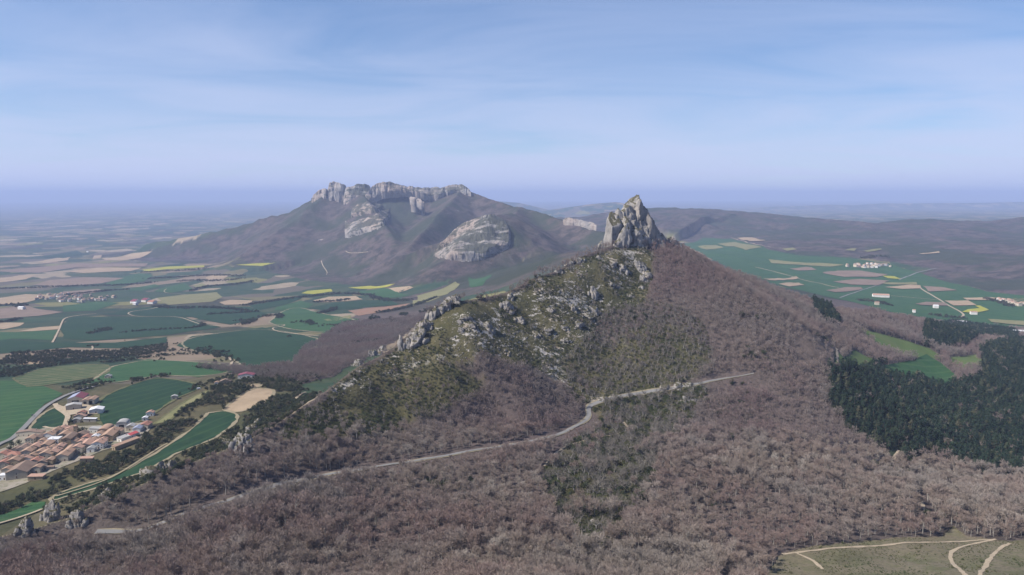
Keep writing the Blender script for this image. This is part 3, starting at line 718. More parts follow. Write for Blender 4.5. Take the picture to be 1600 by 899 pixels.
# farm yard
poly_obj('farm_yard', world_poly([(87,632),(100,636),(115,630),(140,634),(160,640),(152,648),(118,648),(106,650),(96,644)], 560), m_track, 0.7, 0.2)
poly_obj('village_ground', world_poly([(-60,760),(-60,722),(10,700),(30,680),(75,668),(105,668),(140,666),(185,664),(232,660),(238,668),(215,690),(160,705),(120,722),(80,738),(40,756),(0,770)], 560), flat_mat('village_lanes', (0.26, 0.23, 0.19), (0.2, 0.18, 0.13), 0.05, 0.9, (0.10, 0.11, 0.05)), 0.35, 0.2)

# ------------------------------------------------------------------ limestone: rock peak, cliffs, outcrops
def ico(sub):
    bm = bmesh.new(); bmesh.ops.create_icosphere(bm, subdivisions=sub, radius=1.0)
    v = np.array([q.co[:] for q in bm.verts]); f = np.array([[q.index for q in t.verts] for t in bm.faces]); bm.free()
    return v, f
ICO = {k: ico(k) for k in (2, 3, 4, 5, 6)}
def tri_mesh(name, v, f, smooth=False):
    me = bpy.data.meshes.new(name)
    v = np.asarray(v, np.float32); f = np.asarray(f, np.int32)
    k = f.shape[1]
    me.vertices.add(len(v)); me.vertices.foreach_set('co', v.ravel())
    me.loops.add(f.size); me.loops.foreach_set('vertex_index', f.ravel())
    me.polygons.add(len(f)); me.polygons.foreach_set('loop_start', np.arange(0, f.size, k, dtype=np.int32))
    if smooth: me.polygons.foreach_set('use_smooth', np.ones(len(f), bool))
    me.update(calc_edges=True); return me
def rock_shape(size, seed, sub=4, rough=0.22, lean=(0, 0), boxy=0.6, cracks=0.10, taper=0.25, flat=0):
    """a weathered limestone crag: a ball cut by random planes, then broken by ribs and cracks"""
    v, f = ICO[sub]
    r_ = np.random.default_rng(1000 + seed)
    nn = v / np.linalg.norm(v, axis=1)[:, None]
    rad = np.full(len(v), 1.25)
    for _ in range(int(11 + 6 * boxy)):
        pn_ = r_.normal(size=3); pn_[2] *= 0.55; pn_ /= np.linalg.norm(pn_)
        h_ = r_.uniform(0.62, 1.0)
        dt = nn @ pn_
        rad = np.where(dt > 0.05, np.minimum(rad, h_ / np.maximum(dt, 0.05)), rad)
    q = nn * rad[:, None]
    q = np.sign(q) * np.abs(q) ** (1.0 / (1.0 + 0.25 * boxy))
    q[:, :2] *= (1 - taper * np.clip(q[:, 2:3] + 0.2, -0.3, 1.2))
    s_ = np.array(size, float); big = max(s_)
    q = q * s_
    amp = min(big, 1.8 * np.min(s_))
    d = rough * 0.55 * noise3(q + seed * 13.7, big * 0.6, seed, 3) + rough * 0.45 * noise3(q + seed * 7.1, big * 0.17, seed + 3, 4)
    rib = ridged(q[:, 0] + 0.6 * q[:, 1] + seed * 5, q[:, 2] * 0.25 + q[:, 1] * 0.5, big * 0.3, 4, seed + 5) - 0.6
    d = d - cracks * 1.8 * np.maximum(rib, -0.15)
    q = q + nn * (d * amp)[:, None]
    q[:, 0] += lean[0] * q[:, 2]; q[:, 1] += lean[1] * q[:, 2]
    return q, f
def rock_mat(name, veg=0.5, scale=1.0, pink=0.0, dark=1.0, wf=0.5):
    m, nt, b = new_mat(name, 0.92); g = G(nt); p = g.pos()
    c = rock_colour(g, p, scale, wf)
    if dark < 1: c = g.mix(1.0, c, (dark, dark, dark * 1.02), 'MULTIPLY')
    if pink: c = g.mix(pink, c, (0.36, 0.27, 0.22))
    nz_ = g.sep(g.normal())[2]
    vn = g.noise(p, 0.16 * scale, 4, 0.7)
    tuft = g.math('MULTIPLY', g.step(g.math('ADD', g.math('MULTIPLY', nz_, 0.55), vn), 0.80, 0.90), veg, True)
    c = g.mix(tuft, c, g.mix(g.noise(p, 0.5 * scale, 2), (0.032, 0.036, 0.014), (0.085, 0.07, 0.03)))
    nt.links.new(c, b.inputs['Base Color'])
    g.bump(g.noise(g.mapping(p, (1, 1, 0.5)), 0.5 * scale, 6, 0.75), 2.2 / scale, 0.8, b)
    return m
m_rock_near = rock_mat('limestone', 0.9, 1.6, 0, 0.76, 0.2)
m_rock_peak = rock_mat('limestone_peak', 0.9, 0.9, 0, 0.78, 0.15)
def far_rock_mat(name, veg, hi):
    m, nt, b = new_mat(name, 0.92); g = G(nt); p = g.pos()
    c = g.mix(1.0, rock_colour(g, p, 0.2), (0.82, 0.82, 0.84), 'MULTIPLY')
    c = g.mix(g.step(g.noise(p, 0.0035, 3, 0.6), 0.42, 0.58, 0, 0.6), c, (0.33, 0.25, 0.20))
    dg = g.noise(g.mapping(p, (0.30, 1.0, 1.5), (0, -0.8, 0)), 0.024, 5, 0.68)
    up = g.sep(g.normal())[2]
    patch = g.noise(p, 0.0042, 3, 0.55)
    c = g.mix(g.step(g.math('ADD', g.math('ADD', dg, g.math('MULTIPLY', patch, 0.7)), g.math('MULTIPLY', up, 0.12)), hi, hi + 0.07, 0, veg), c, (0.045, 0.050, 0.030))
    nt.links.new(c, b.inputs['Base Color'])
    g.bump(g.noise(p, 0.06, 6, 0.75), 14.0, 0.9, b)
    return m
m_rock_far = far_rock_mat('distant_limestone_slab', 0.85, 0.85)
m_rock_wall = far_rock_mat('distant_limestone_wall', 0.75, 0.96)
def empty(name, loc, label, cat, group=None):
    o = bpy.data.objects.new(name, None); COL.objects.link(o); o.location = loc
    o['label'] = label; o['category'] = cat
    if group: o['group'] = group
    return o
def put(me_v, f, name, mat, parent, base, smooth=False):
    """mesh in coordinates relative to its thing's base"""
    return link(name, tri_mesh(name, me_v - np.array(base), f, smooth), mat, parent)
# the rock peak on the crest
PKD = 1262.0
pk_base = atd(985, 378, PKD)
peak = empty('rock_peak', pk_base, 'sharp grey limestone peak standing on the end of the crest', 'rock peak')
def peak_block(px, py_top, py_bot, wpx, dep, dd, seed, name='rock_face', lean=(0, 0), boxy=0.5, rough=0.26, sub=5, cracks=0.17, taper=0.3):
    top = atd(px, py_top, PKD + dd); bot = atd(px, py_bot, PKD + dd)
    hz_ = (top[2] - bot[2]) / 2
    w_ = wpx / FPX * PKD / 2
    q, f = rock_shape((w_, dep, hz_), seed, sub, rough, lean, boxy, cracks, taper)
    q[:, 2] *= hz_ / max(1e-6, q[:, 2].max())
    return put(q + (top + bot) / 2, f, name, m_rock_peak, peak, pk_base)
peak_block(990, 304, 400, 44, 32, 8, 1, 'summit_block', (-0.02, 0), 0.3, 0.2, 6, 0.2, 0.16)
peak_block(999, 316, 430, 66, 36, 6, 2, 'rock_face', (-0.04, 0), 0.2, 0.2, 6, 0.22, 0.22)
peak_block(975, 321, 430, 44, 32, -6, 3, 'rock_face', (0.06, 0), 0.3, 0.2, 6, 0.2, 0.18)
peak_block(957, 331, 430, 30, 30, -22, 4, 'rock_face', (0.04, 0), 0.9, 0.15, 5, 0.14, 0.08)
peak_block(968, 338, 440, 44, 28, -32, 5, 'rock_face', (0.10, 0.2), 0.4, 0.22, 5, 0.2, 0.25)
peak_block(984, 327, 440, 58, 30, -16, 23, 'rock_face', (0.02, 0.12), 0.2, 0.22, 6, 0.2, 0.3)
peak_block(967, 325, 430, 36, 28, -14, 21, 'rock_face', (0.08, 0), 0.4, 0.2, 5, 0.2, 0.15)
peak_block(1012, 327, 425, 36, 28, 0, 22, 'rock_face', (-0.1, 0), 0.3, 0.22, 5, 0.22, 0.2)
peak_block(1018, 338, 420, 34, 26, 2, 6, 'rock_rib', (-0.15, 0), 0.2, 0.26, 5, 0.2, 0.35)
peak_block(1029, 352, 410, 22, 22, 4, 7, 'rock_rib', (-0.2, 0), 0.2, 0.26, 4, 0.2, 0.35)
peak_block(1038, 364, 404, 15, 16, 6, 8, 'rock_rib', (-0.2, 0), 0.2, 0.3, 4, 0.2, 0.4)
peak_block(1046, 373, 402, 9, 12, 6, 9, 'rock_rib', (-0.2, 0), 0.2, 0.3, 4, 0.2, 0.4)
peak_block(980, 360, 450, 64, 34, -26, 10, 'rock_base', (0.1, 0.45), 0.2, 0.25, 5, 0.18, 0.35)
peak_block(936, 376, 408, 12, 14, -40, 11, 'rock_rib', (0.2, 0), 0.3, 0.3, 4, 0.2, 0.4)
# outcrops and boulders on the crest and slopes: (x, base y, width, height in photograph pixels, depth factor, boxy, lean, label)
OUT = [
 (40,832,26,30,.8,.4,0,'low grey rock at the left edge of the picture behind bare trees'),
 (82,812,34,42,.8,.5,.1,'tall pale rock tooth rising from bare trees beside the bright green strip'),
 (121,818,28,28,.8,.3,-.1,'broad pale rock tooth right of the tallest tooth at the lower left'),
 (165,778,26,20,1,.3,0,'grey rounded rock in dark scrub just below the long green field'),
 (235,742,40,18,1,.4,0,'pale rock cluster between the green field and the roadside wood'),
 (250,735,20,18,1,.4,.1,'small upright rock behind the pale cluster by the green field'),
 (268,728,20,12,1,.4,0,'low flat rock to the right of the pale cluster by the green field'),
 (380,698,34,36,.9,.7,0,'dark faced cliff block at the end of the green field'),
 (392,676,22,18,1,.5,.1,'pale rock cap on top of the dark faced cliff block'),
 (350,692,20,12,1,.4,0,'low pale rock left of the dark faced cliff block'),
 (405,664,20,12,1,.4,0,'small pale rock on the crest above the cliff block'),
 (560,572,22,14,1,.4,0,'grey rock step on the crest left of the pinnacle'),
 (582,556,26,16,1,.4,.1,'broken grey rock ledge on the crest just left of the pinnacle'),
 (598,548,14,10,1,.4,0,'small rock at the foot of the pinnacle'),
 (627,545,11,28,.8,.6,-.12,'slim white rock pinnacle standing free on the crest'),
 (638,541,12,18,.9,.4,.1,'short white rock leaning beside the slim pinnacle'),
 (650,532,34,26,1,.4,.2,'white rock mass right above the slim pinnacle'),
 (662,515,24,24,1,.4,.25,'pale cliff on the crest between pinnacle and rounded knob'),
 (676,496,18,26,.9,.5,.1,'rounded white rock knob on the crest edge'),
 (697,482,24,26,.9,.6,.1,'square white bluff at the corner of the crest'),
 (712,472,22,16,1,.4,0,'pale rock cap right of the square bluff on the crest'),
 (668,510,16,14,1,.5,0,'small shaded rock below the rounded knob'),
 (762,512,16,18,1,.4,-.2,'grey rock slab leaning in scrub mid slope below the square bluff'),
 (728,498,20,10,1,.3,-.3,'narrow white rock rib below the crest left of the leaning slab'),
 (738,510,14,9,1,.3,-.3,'small white rock rib under the narrow rib'),
 (720,516,10,12,1,.4,-.2,'short white boulder low on the left end of the slope'),
 (718,504,8,9,1,.4,-.2,'tiny white boulder above the short boulder on the left slope'),
 (792,482,22,24,1,.4,.1,'large white bluff on the crest in the middle of the ridge'),
 (798,466,12,16,1,.4,.1,'white rock step above the large bluff on mid ridge'),
 (812,500,16,12,1,.4,-.2,'white rock in scrub just below the large mid ridge bluff'),
 (862,486,13,10,1,.4,-.2,'round grey boulder in the middle of the scrub slope'),
 (896,484,14,14,1,.4,0,'square boulder with a dark right side on the scrub slope'),
 (926,462,16,26,.9,.5,0,'upright double rock tower in the middle of the upper slope'),
 (918,494,22,10,1,.3,-.3,'slanting white rock band below the double rock tower'),
 (930,488,16,16,1,.3,-.2,'white rock fan right under the double rock tower'),
 (905,508,20,10,1,.3,-.3,'slanting white rock band lower on the scrub slope'),
 (856,516,18,10,1,.4,-.1,'flat pale boulder alone in the lower scrub slope'),
 (882,512,12,8,1,.4,-.2,'small pale rock near the flat boulder in the lower scrub'),
 (958,446,14,8,1,.4,-.2,'small white rock right of the double rock tower'),
 (985,463,10,7,1,.4,-.1,'tiny white rock on the right end of the scrub slope'),
 (905,408,16,12,1,.3,-.2,'white rock rib just below the upper crest left of the peak'),
 (936,404,12,9,1,.4,-.2,'round white rock on the shoulder left of the peak'),
 (958,414,16,14,1,.4,-.1,'pale rock below the shoulder left of the peak'),
 (972,420,18,18,1,.4,-.1,'broken pale crag below the peak centre'),
 (1000,420,20,30,1,.4,-.25,'long rock rib hanging below the right side of the peak'),
 (1014,434,16,24,1,.4,-.25,'lower rock rib ending at the bare wood under the peak'),
 (1004,438,14,16,1,.4,-.2,'small crag beside the lower rock rib under the peak'),
 (1004,450,10,8,1,.4,0,'dark small rock under the lower rock rib'),
 (845,438,14,8,1,.3,-.1,'pale rock edge on the crest saddle right of mid ridge'),
 (872,424,14,12,1,.4,.1,'white rock edge where the crest steepens toward the peak'),
 (890,412,14,10,1,.4,.1,'white rock edge higher on the steep crest toward the peak'),
 (840,524,16,10,1,.3,-.3,'small grey scree rock in the lower middle scrub'),
 (884,532,14,9,1,.3,-.3,'small pale rock near the foot of the scrub slope'),
 (928,818,16,18,1,.5,0,'single grey boulder among green box bushes in the foreground wood'),
 (1040,606,14,10,1,.4,0,'pale rock cutting above the road right of the bend'),
 (1060,604,16,10,1,.4,0,'grey rock cutting above the road farther right of the bend'),
 (1076,602,14,8,1,.4,0,'rightmost grey rock cutting above the road'),
 (945,625,14,9,1,.4,0,'pale rock cutting on the uphill side just right of the bend'),
 (962,620,14,8,1,.4,0,'second pale rock on the uphill side right of the bend'),
 (1072,625,14,12,1,.3,-.3,'pale rock rib below the road at the right'),
 (1085,628,12,12,1,.3,-.3,'rightmost pale rock rib below the road'),
]
for i, (px, py, wp, hp, df, bx, ln, lab) in enumerate(OUT):
    base = hit(px, py, 450)
    d_ = base[1]
    w_ = wp / FPX * d_ / 2 * (0.85 if i < 54 else 1.0); h_ = hp / FPX * d_ * (0.55 if i < 22 else 0.42)
    near_ = wp > 18
    q, f = rock_shape((w_, w_ * df * 0.9, h_), 20 + i, 5 if near_ else 4, 0.34, (ln, 0.25), bx * 0.8, 0.2, 0.12)
    q = q + base + np.array([0, 0, h_ * 0.22])
    root = empty('rock_outcrop', base, lab, 'rock', 'limestone outcrops on the crest')
    put(q, f, 'rock', m_rock_near, root, base)
    for k in range(4):
        a_ = rng.uniform(0, 6.28); sc = rng.uniform(0.25, 0.6)
        bx_, by_ = base[0] + math.cos(a_) * w_ * 1.1, base[1] + math.sin(a_) * w_ * 0.8
        q, f = rock_shape((w_ * sc, w_ * sc, h_ * sc), 200 + 5 * i + k, 3, 0.34, (ln, 0.2), bx * 0.7, 0.2, 0.15)
        put(q + np.array([bx_, by_, float(H(bx_, by_)) + h_ * sc * 0.2]), f, 'boulder', m_rock_near, root, base)
# far cliffs on the mountain
def cliff_wall(name, line, seed, label, thick=60, diag=0.0, lean=None, mat=None):
    """a broken rock wall: (x, top y, bottom y, distance) stations, modelled with real thickness"""
    S = np.array(line, float)
    t = np.linspace(0, len(S) - 1, 26 * (len(S) - 1) + 1)
    px = np.interp(t, np.arange(len(S)), S[:, 0]); tp = np.interp(t, np.arange(len(S)), S[:, 1]); bt = np.interp(t, np.arange(len(S)), S[:, 2]); dd = np.interp(t, np.arange(len(S)), S[:, 3])
    jag = fbm(px * 1.0, px * 0 + seed, 7.0, 4, seed, 0.6)
    tp = tp + 2.8 * jag * (1 - np.exp(-np.minimum(t, t[-1] - t) * 2)); bt = bt + 3.5 * fbm(px, px * 0 + 5, 9.0, 4, seed + 1, 0.6)
    ef = np.clip(np.minimum(t, t[-1] - t) / 0.4, 0.3, 1) ** 0.6
    tp = bt - np.maximum(bt - tp, 1.5) * ef
    nv = 16
    V = []
    for j in range(nv):                      # front face, rising away from the viewer
        fr = j / (nv - 1)
        for i in range(len(t)):
            y = bt[i] + (tp[i] - bt[i]) * fr
            r = ray(px[i], y); d = dd[i] + (lean if lean is not None else thick * 0.5) * fr
            V.append((r[0] / r[1] * d, d, CAMZ + r[2] / r[1] * d))
    V = np.array(V)
    big = noise3(V, 55, seed + 2, 4) * 26 + (ridged(V[:, 0] * (1 - 0.4 * diag) - diag * 0.9 * V[:, 2], V[:, 2] * 0.25 + diag * 0.3 * V[:, 0], 70 - 20 * diag, 4, seed + 3) - 0.6) * (40 - 8 * diag)
    V[:, 1] += big
    n_ = len(t)
    back = V[(nv - 1) * n_:].copy(); back[:, 1] += thick; back[:, 2] -= 12
    back2 = back.copy(); back2[:, 1] += thick; back2[:, 2] -= 120
    front0 = V[:n_].copy(); front0[:, 2] -= 60; front0[:, 1] += 20
    V = np.vstack([front0, V, back, back2]); rows_ = nv + 3
    idx = np.arange(rows_ * n_).reshape(rows_, n_)
    f = np.stack([idx[:-1, :-1], idx[:-1, 1:], idx[1:, 1:], idx[1:, :-1]], -1).reshape(-1, 4)
    base = V.mean(0); base[2] = V[:, 2].min()
    o = link(name, tri_mesh(name, V - base, f), mat or m_rock_wall, kind=None, label=label, cat='cliff', group='limestone cliffs of the far mountain')
    o.location = base
    return o
def hit_many(px, py, dmin, dmax=9000.0, n_=900):
    u = (px - CX) / FPX; v = (CY - py) / FPX
    rx = u / (cp + v * sp_); rz = (-sp_ + v * cp) / (cp + v * sp_)
    y = np.full(px.shape, dmax); done = np.zeros(px.shape, bool)
    for q in np.exp(np.linspace(math.log(dmin), math.log(dmax), n_)):
        h_ = H(rx * q, np.full(px.shape, q)) >= CAMZ + rz * q
        y = np.where(h_ & ~done, q, y); done |= h_
    return np.stack([rx * y, y, CAMZ + rz * y], -1), done
def cliff_patch(name, line, seed, label, dmin, bulge=26, diag=1.0, mat=None):
    """bare rock face lying in the hillside, standing proud of it and broken by slanting beds"""
    S = np.array(line, float)
    t = np.linspace(0, len(S) - 1, 20 * (len(S) - 1) + 1); kk = np.arange(len(S))
    px, tp, bt = (np.interp(t, kk, S[:, j]) for j in range(3))
    tp = tp + 1.6 * fbm(px, px * 0 + seed, 8.0, 4, seed, 0.6); bt = bt + 3.0 * fbm(px, px * 0 + 5, 10.0, 4, seed + 1, 0.6)
    nv = 34; fr = np.linspace(0, 1, nv)
    PX = np.repeat(px[None], nv, 0); PY = bt[None] + (np.maximum(tp, 0) - bt)[None] * fr[:, None]
    P, done = hit_many(PX.ravel(), PY.ravel(), dmin)
    P = P.reshape(nv, len(t), 3)
    for i in range(len(t)):                      # keep the face continuous where a sight line slips over the crest
        for j in range(1, nv):
            if P[j, i, 1] > P[j - 1, i, 1] + 160: P[j, i] = P[j - 1, i] + np.array([0, 12, 9])
    ed = np.minimum(np.minimum(fr, 1 - fr)[:, None] * 7, np.minimum(np.arange(len(t)), len(t) - 1 - np.arange(len(t)))[None] / 7.0)
    ed = np.clip(ed, 0, 1)
    x, z = P[:, :, 0], P[:, :, 2]
    rib = ridged(x * (1 - 0.4 * diag) - diag * 0.9 * z, z * 0.25 + diag * 0.3 * x, 60, 4, seed + 3)
    nz3 = noise3(P.reshape(-1, 3), 60, seed + 2, 4).reshape(x.shape)
    lift = ed * (bulge * 0.5 + bulge * rib + 0.6 * bulge * nz3) - 5 * (1 - ed)
    P = P + lift[:, :, None] * np.array([-0.15, -0.8, 0.58])
    V = P.reshape(-1, 3); n_ = len(t); idx = np.arange(nv * n_).reshape(nv, n_)
    f = np.stack([idx[:-1, :-1], idx[:-1, 1:], idx[1:, 1:], idx[1:, :-1]], -1).reshape(-1, 4)
    base = V.mean(0); base[2] = V[:, 2].min()
    o = link(name, tri_mesh(name, V - base, f), mat or m_rock_far, label=label, cat='cliff', group='limestone cliffs of the far mountain'); o.location = base
cliff_wall('limestone_cliff', [(486,306,314,6780),(496,299,318,6760),(505,296,320,6740),(512,294,318,6720)], 301, 'grey stepped crag on the left shoulder of the far mountain', 70)
cliff_wall('limestone_cliff', [(512,292,300,6700),(515,285,310,6690),(520,283,312,6680),(526,285,314,6680),(532,286,318,6680),(540,289,318,6680)], 302, 'twin topped grey rock tower at the left end of the far summit', 80)
cliff_wall('limestone_cliff', [(536,296,318,6560),(545,292,320,6540),(556,288,318,6540),(570,287,316,6560),(580,290,308,6600)], 303, 'broken pale cliff between the rock tower and the long summit wall', 60, 0.3, 140, m_rock_far)
cliff_wall('limestone_cliff', [(568,308,318,6500),(578,296,312,6500),(588,287,304,6520),(600,284,300,6520),(614,286,298,6540),(628,289,297,6560),(645,292,300,6580),(652,294,300,6600)], 304, 'long bright summit wall in the middle of the far mountain', 90)
cliff_wall('limestone_cliff', [(646,292,298,6560),(660,293,303,6560),(675,293,305,6560),(688,294,304,6560),(700,290,300,6540),(712,289,296,6540),(722,289,300,6520),(730,294,303,6500),(736,298,302,6480)], 305, 'pale summit wall at the right end of the far mountain', 90)
cliff_patch('limestone_cliff', [(539,344,374),(546,348,373),(560,345,368),(575,340,364),(590,334,359),(602,328,352),(611,325,337)], 306, 'wedge shaped pale cliff below the far summit with a straight left edge', 4200, 30, 0.8)
cliff_patch('limestone_cliff', [(548,331,341),(560,322,338),(575,317,334),(590,318,332),(600,323,330)], 307, 'dark streaked crag just above the wedge shaped far cliff', 4600, 30, 0.7)
cliff_patch('limestone_cliff', [(676,397,402),(690,381,404),(705,368,408),(722,354,411),(740,344,411),(757,337,407),(772,335,401),(784,339,396),(793,350,391),(798,364,382)], 308, 'huge tilted limestone slab with pinkish foot below the far ridge', 3200, 26, 1.0)
cliff_wall('limestone_cliff', [(800,378,396,4150),(806,386,397,4130),(810,394,398,4120)], 309, 'thin pale rock rib right of the huge tilted slab', 40)
cliff_wall('limestone_cliff', [(880,341,346,4950),(890,341,350,4900),(900,343,352,4850),(910,345,353,4800),(920,347,353,4760),(932,349,354,4700)], 310, 'row of pale rock teeth on the ridge left of the rock peak', 40)
cliff_wall('limestone_cliff', [(640,306,309,6300),(650,309,312,6250),(662,313,317,6200)], 311, 'short pale rock streak under the right summit wall', 40)
cliff_wall('limestone_cliff', [(498,374,376,5900),(508,373,376,5900)], 312, 'tiny pale scar at the foot of the far mountain', 40)

# ------------------------------------------------------------------ vegetation: meshes
def frame_of(d):
    d = d / np.linalg.norm(d)
    a_ = np.array([0, 0, 1.0]) if abs(d[2]) < 0.9 else np.array([1.0, 0, 0])
    u = np.cross(d, a_); u /= np.linalg.norm(u)
    return u, np.cross(d, u)
class TM:
    def __init__(s): s.v = []; s.f = []
    def limb(s, p0, p1, r0, r1, k=4):
        u, w_ = frame_of(p1 - p0); b0 = len(s.v)
        for p_, r in ((p0, r0), (p1, r1)):
            for i in range(k):
                a_ = 2 * math.pi * i / k; s.v.append(p_ + (u * math.cos(a_) + w_ * math.sin(a_)) * r)
        for i in range(k):
            j = (i + 1) % k
            s.f.append((b0 + i, b0 + j, b0 + k + j)); s.f.append((b0 + i, b0 + k + j, b0 + k + i))
    def blade(s, p0, p1, w_, rr):
        d = p1 - p0; u, x = frame_of(d); a_ = rr.uniform(0, 6.28); u = u * math.cos(a_) + x * math.sin(a_)
        b0 = len(s.v); s.v += [p0 - u * w_ / 2, p0 + u * w_ / 2, p1]; s.f.append((b0, b0 + 1, b0 + 2))
    def leaf(s, c, size, rr, up=0.4):
        nrm_ = rr.normal(size=3); nrm_[2] = abs(nrm_[2]) + up; u, x = frame_of(nrm_)
        a_ = rr.uniform(0, 6.28); u, x = u * math.cos(a_) + x * math.sin(a_), x * math.cos(a_) - u * math.sin(a_)
        b0 = len(s.v); e = rr.uniform(0.7, 1.3)
        s.v += [c - u * size, c - x * size * 0.6 * e, c + u * size, c + x * size * 0.6 * e]
        s.f += [(b0, b0 + 1, b0 + 2), (b0, b0 + 2, b0 + 3)]
    def mesh(s, name): return tri_mesh(name, np.array(s.v), np.array(s.f))
def beech(seed, h=13.0, r=4.3, limbs=12, branches=14, twigs=9, tw=0.095):
    rr = np.random.default_rng(seed); t = TM(); c = TM()
    top = np.array([rr.uniform(-.5, .5), rr.uniform(-.5, .5), h * 0.72])
    b0 = np.array([0, 0, -1.2]); m0 = np.array([0, 0, h * 0.35]) + rr.normal(size=3) * 0.15
    t.limb(b0, m0, 0.34, 0.24, 6); t.limb(m0, top, 0.24, 0.08, 5)
    for i in range(limbs):
        f0 = rr.uniform(-0.25, 0.9); p0 = m0 + (top - m0) * f0
        a_ = 2 * math.pi * (i / limbs) + rr.uniform(-.4, .4)
        out = r * rr.uniform(0.55, 0.92) * (1 - 0.35 * f0); rise = h * rr.uniform(0.16, 0.34)
        p1 = p0 + np.array([math.cos(a_) * out, math.sin(a_) * out, rise]); p1[2] = min(p1[2], h * 0.92)
        mid_ = p0 + (p1 - p0) * 0.5 + np.array([0, 0, 0.35])
        t.limb(p0, mid_, 0.14, 0.09, 3); t.limb(mid_, p1, 0.09, 0.03, 3)
        for j in range(branches):
            f1 = rr.uniform(0.25, 1.0); q0 = p0 + (p1 - p0) * f1
            dv = np.array([math.cos(a_), math.sin(a_), 0]) * rr.uniform(0.0, 0.9) + rr.normal(size=3) * 0.55 + np.array([0, 0, rr.uniform(0.5, 1.3)])
            L = rr.uniform(1.1, 2.4); dv = dv / np.linalg.norm(dv); q1 = q0 + dv * L
            c.blade(q0, q1, 0.10, rr)
            for k in range(twigs):
                w0 = q0 + (q1 - q0) * rr.uniform(0.2, 1.0)
                tv = dv + rr.normal(size=3) * 0.55 + np.array([0, 0, 0.35]); tv /= np.linalg.norm(tv)
                c.blade(w0, w0 + tv * rr.uniform(0.8, 1.7), tw * rr.uniform(0.7, 1.3), rr)
    return t.mesh('trunk'), c.mesh('crown')
def pine(seed, h=13.0, r=2.9, clumps=46, per=9, size=0.55):
    rr = np.random.default_rng(seed); t = TM(); c = TM()
    t.limb(np.array([0, 0, -1.0]), np.array([0, 0, h * 0.5]), 0.24, 0.17, 6); t.limb(np.array([0, 0, h * 0.5]), np.array([0, 0, h * 0.97]), 0.17, 0.04, 5)
    for i in range(clumps):
        f0 = rr.uniform(0.15, 1.0) ** 0.9; a_ = rr.uniform(0, 6.28)
        env = r * (1 - 0.78 * max(0, (f0 - 0.30) / 0.70) ** 2.0) * (0.6 + 0.4 * min(1, (f0 - 0.1) * 4))
        rad = env * rr.uniform(0.45, 1.05)
        p0 = np.array([0, 0, h * f0 - 0.3]); p1 = np.array([math.cos(a_) * rad, math.sin(a_) * rad, h * f0 + 0.1])
        if i % 3 == 0: t.limb(p0, p1, 0.05, 0.02, 3)
        for k in range(per):
            c.leaf(p1 + rr.normal(size=3) * np.array([0.5, 0.5, 0.28]), size * rr.uniform(0.6, 1.2), rr, 0.5)
    return t.mesh('trunk'), c.mesh('crown')
def oak(seed, h=6.0, r=3.2, clumps=42, per=9, size=0.45, low=0.12):
    rr = np.random.default_rng(seed); t = TM(); c = TM()
    t.limb(np.array([0, 0, -0.8]), np.array([0, 0, h * 0.45]), 0.24, 0.15, 6)
    for i in range(5):
        a_ = i * 1.26 + rr.uniform(-.3, .3); t.limb(np.array([0, 0, h * 0.3]), np.array([math.cos(a_) * r * 0.55, math.sin(a_) * r * 0.55, h * 0.62]), 0.11, 0.04, 3)
    lobes = [(rr.uniform(0, 6.28), rr.uniform(0.25, 0.55), rr.uniform(0.35, 0.7)) for _ in range(6)]
    for i in range(clumps):
        la, lr, lz = lobes[i % 6]
        ctr = np.array([math.cos(la) * lr * r, math.sin(la) * lr * r, h * lz])
        dv = rr.normal(size=3); dv /= np.linalg.norm(dv); dv[2] = dv[2] * 0.8 + 0.1
        p_ = ctr + dv * r * 0.52 * rr.uniform(0.75, 1.05)
        p_[2] = max(p_[2], h * low)
        for k in range(per):
            c.leaf(p_ + rr.normal(size=3) * 0.32, size * rr.uniform(0.6, 1.2), rr, 0.5)
    return t.mesh('trunk'), c.mesh('crown')
def veg_mat(name, stops, var=0.25, patch=None, patch_scale=0.004, patch2=None):
    """colour varies from plant to plant and from stand to stand"""
    m, nt, b = new_mat(name, 0.85); g = G(nt)
    c = g.ramp(g.info('Random'), stops)
    loc = g.info('Location')
    if patch:
        c = g.mix(g.step(g.noise(loc, patch_scale, 3, 0.6), 0.42, 0.60, 0, 0.8), c, patch)
        if patch2: c = g.mix(g.step(g.noise(g.mapping(loc, (1, 1, 0), (0, 0, 0.6)), 0.0085, 4, 0.65), 0.47, 0.62, 0, 0.85), c, patch2)
    c = g.mix(g.step(g.noise(g.pos(), 0.9, 2), 0.35, 0.7, 0, var), c, (0.0, 0.0, 0.0), 'MULTIPLY') if False else c
    nt.links.new(c, b.inputs['Base Color']); return m
m_bark = veg_mat('grey_beech_bark', [(0.0, (0.20, 0.185, 0.165)), (1.0, (0.30, 0.28, 0.25))])
m_twig = veg_mat('bare_beech_twigs', [(0.0, (0.215, 0.170, 0.138)), (0.3, (0.290, 0.240, 0.200)), (0.6, (0.245, 0.190, 0.158)), (0.85, (0.320, 0.272, 0.228)), (1.0, (0.390, 0.345, 0.298))], patch=(0.240, 0.168, 0.150), patch_scale=0.006, patch2=(0.262, 0.232, 0.204))
m_bark_far = veg_mat('brown_beech_bark', [(0.0, (0.13, 0.11, 0.10)), (1.0, (0.20, 0.175, 0.155))])
m_twig_far = veg_mat('purplish_beech_twigs', [(0.0, (0.190, 0.145, 0.125)), (0.4, (0.245, 0.195, 0.170)), (0.7, (0.215, 0.160, 0.142)), (1.0, (0.300, 0.255, 0.225))], patch=(0.205, 0.140, 0.136), patch_scale=0.006, patch2=(0.225, 0.198, 0.178))
m_pbark = veg_mat('pine_bark', [(0.0, (0.10, 0.075, 0.06)), (1.0, (0.16, 0.12, 0.095))])
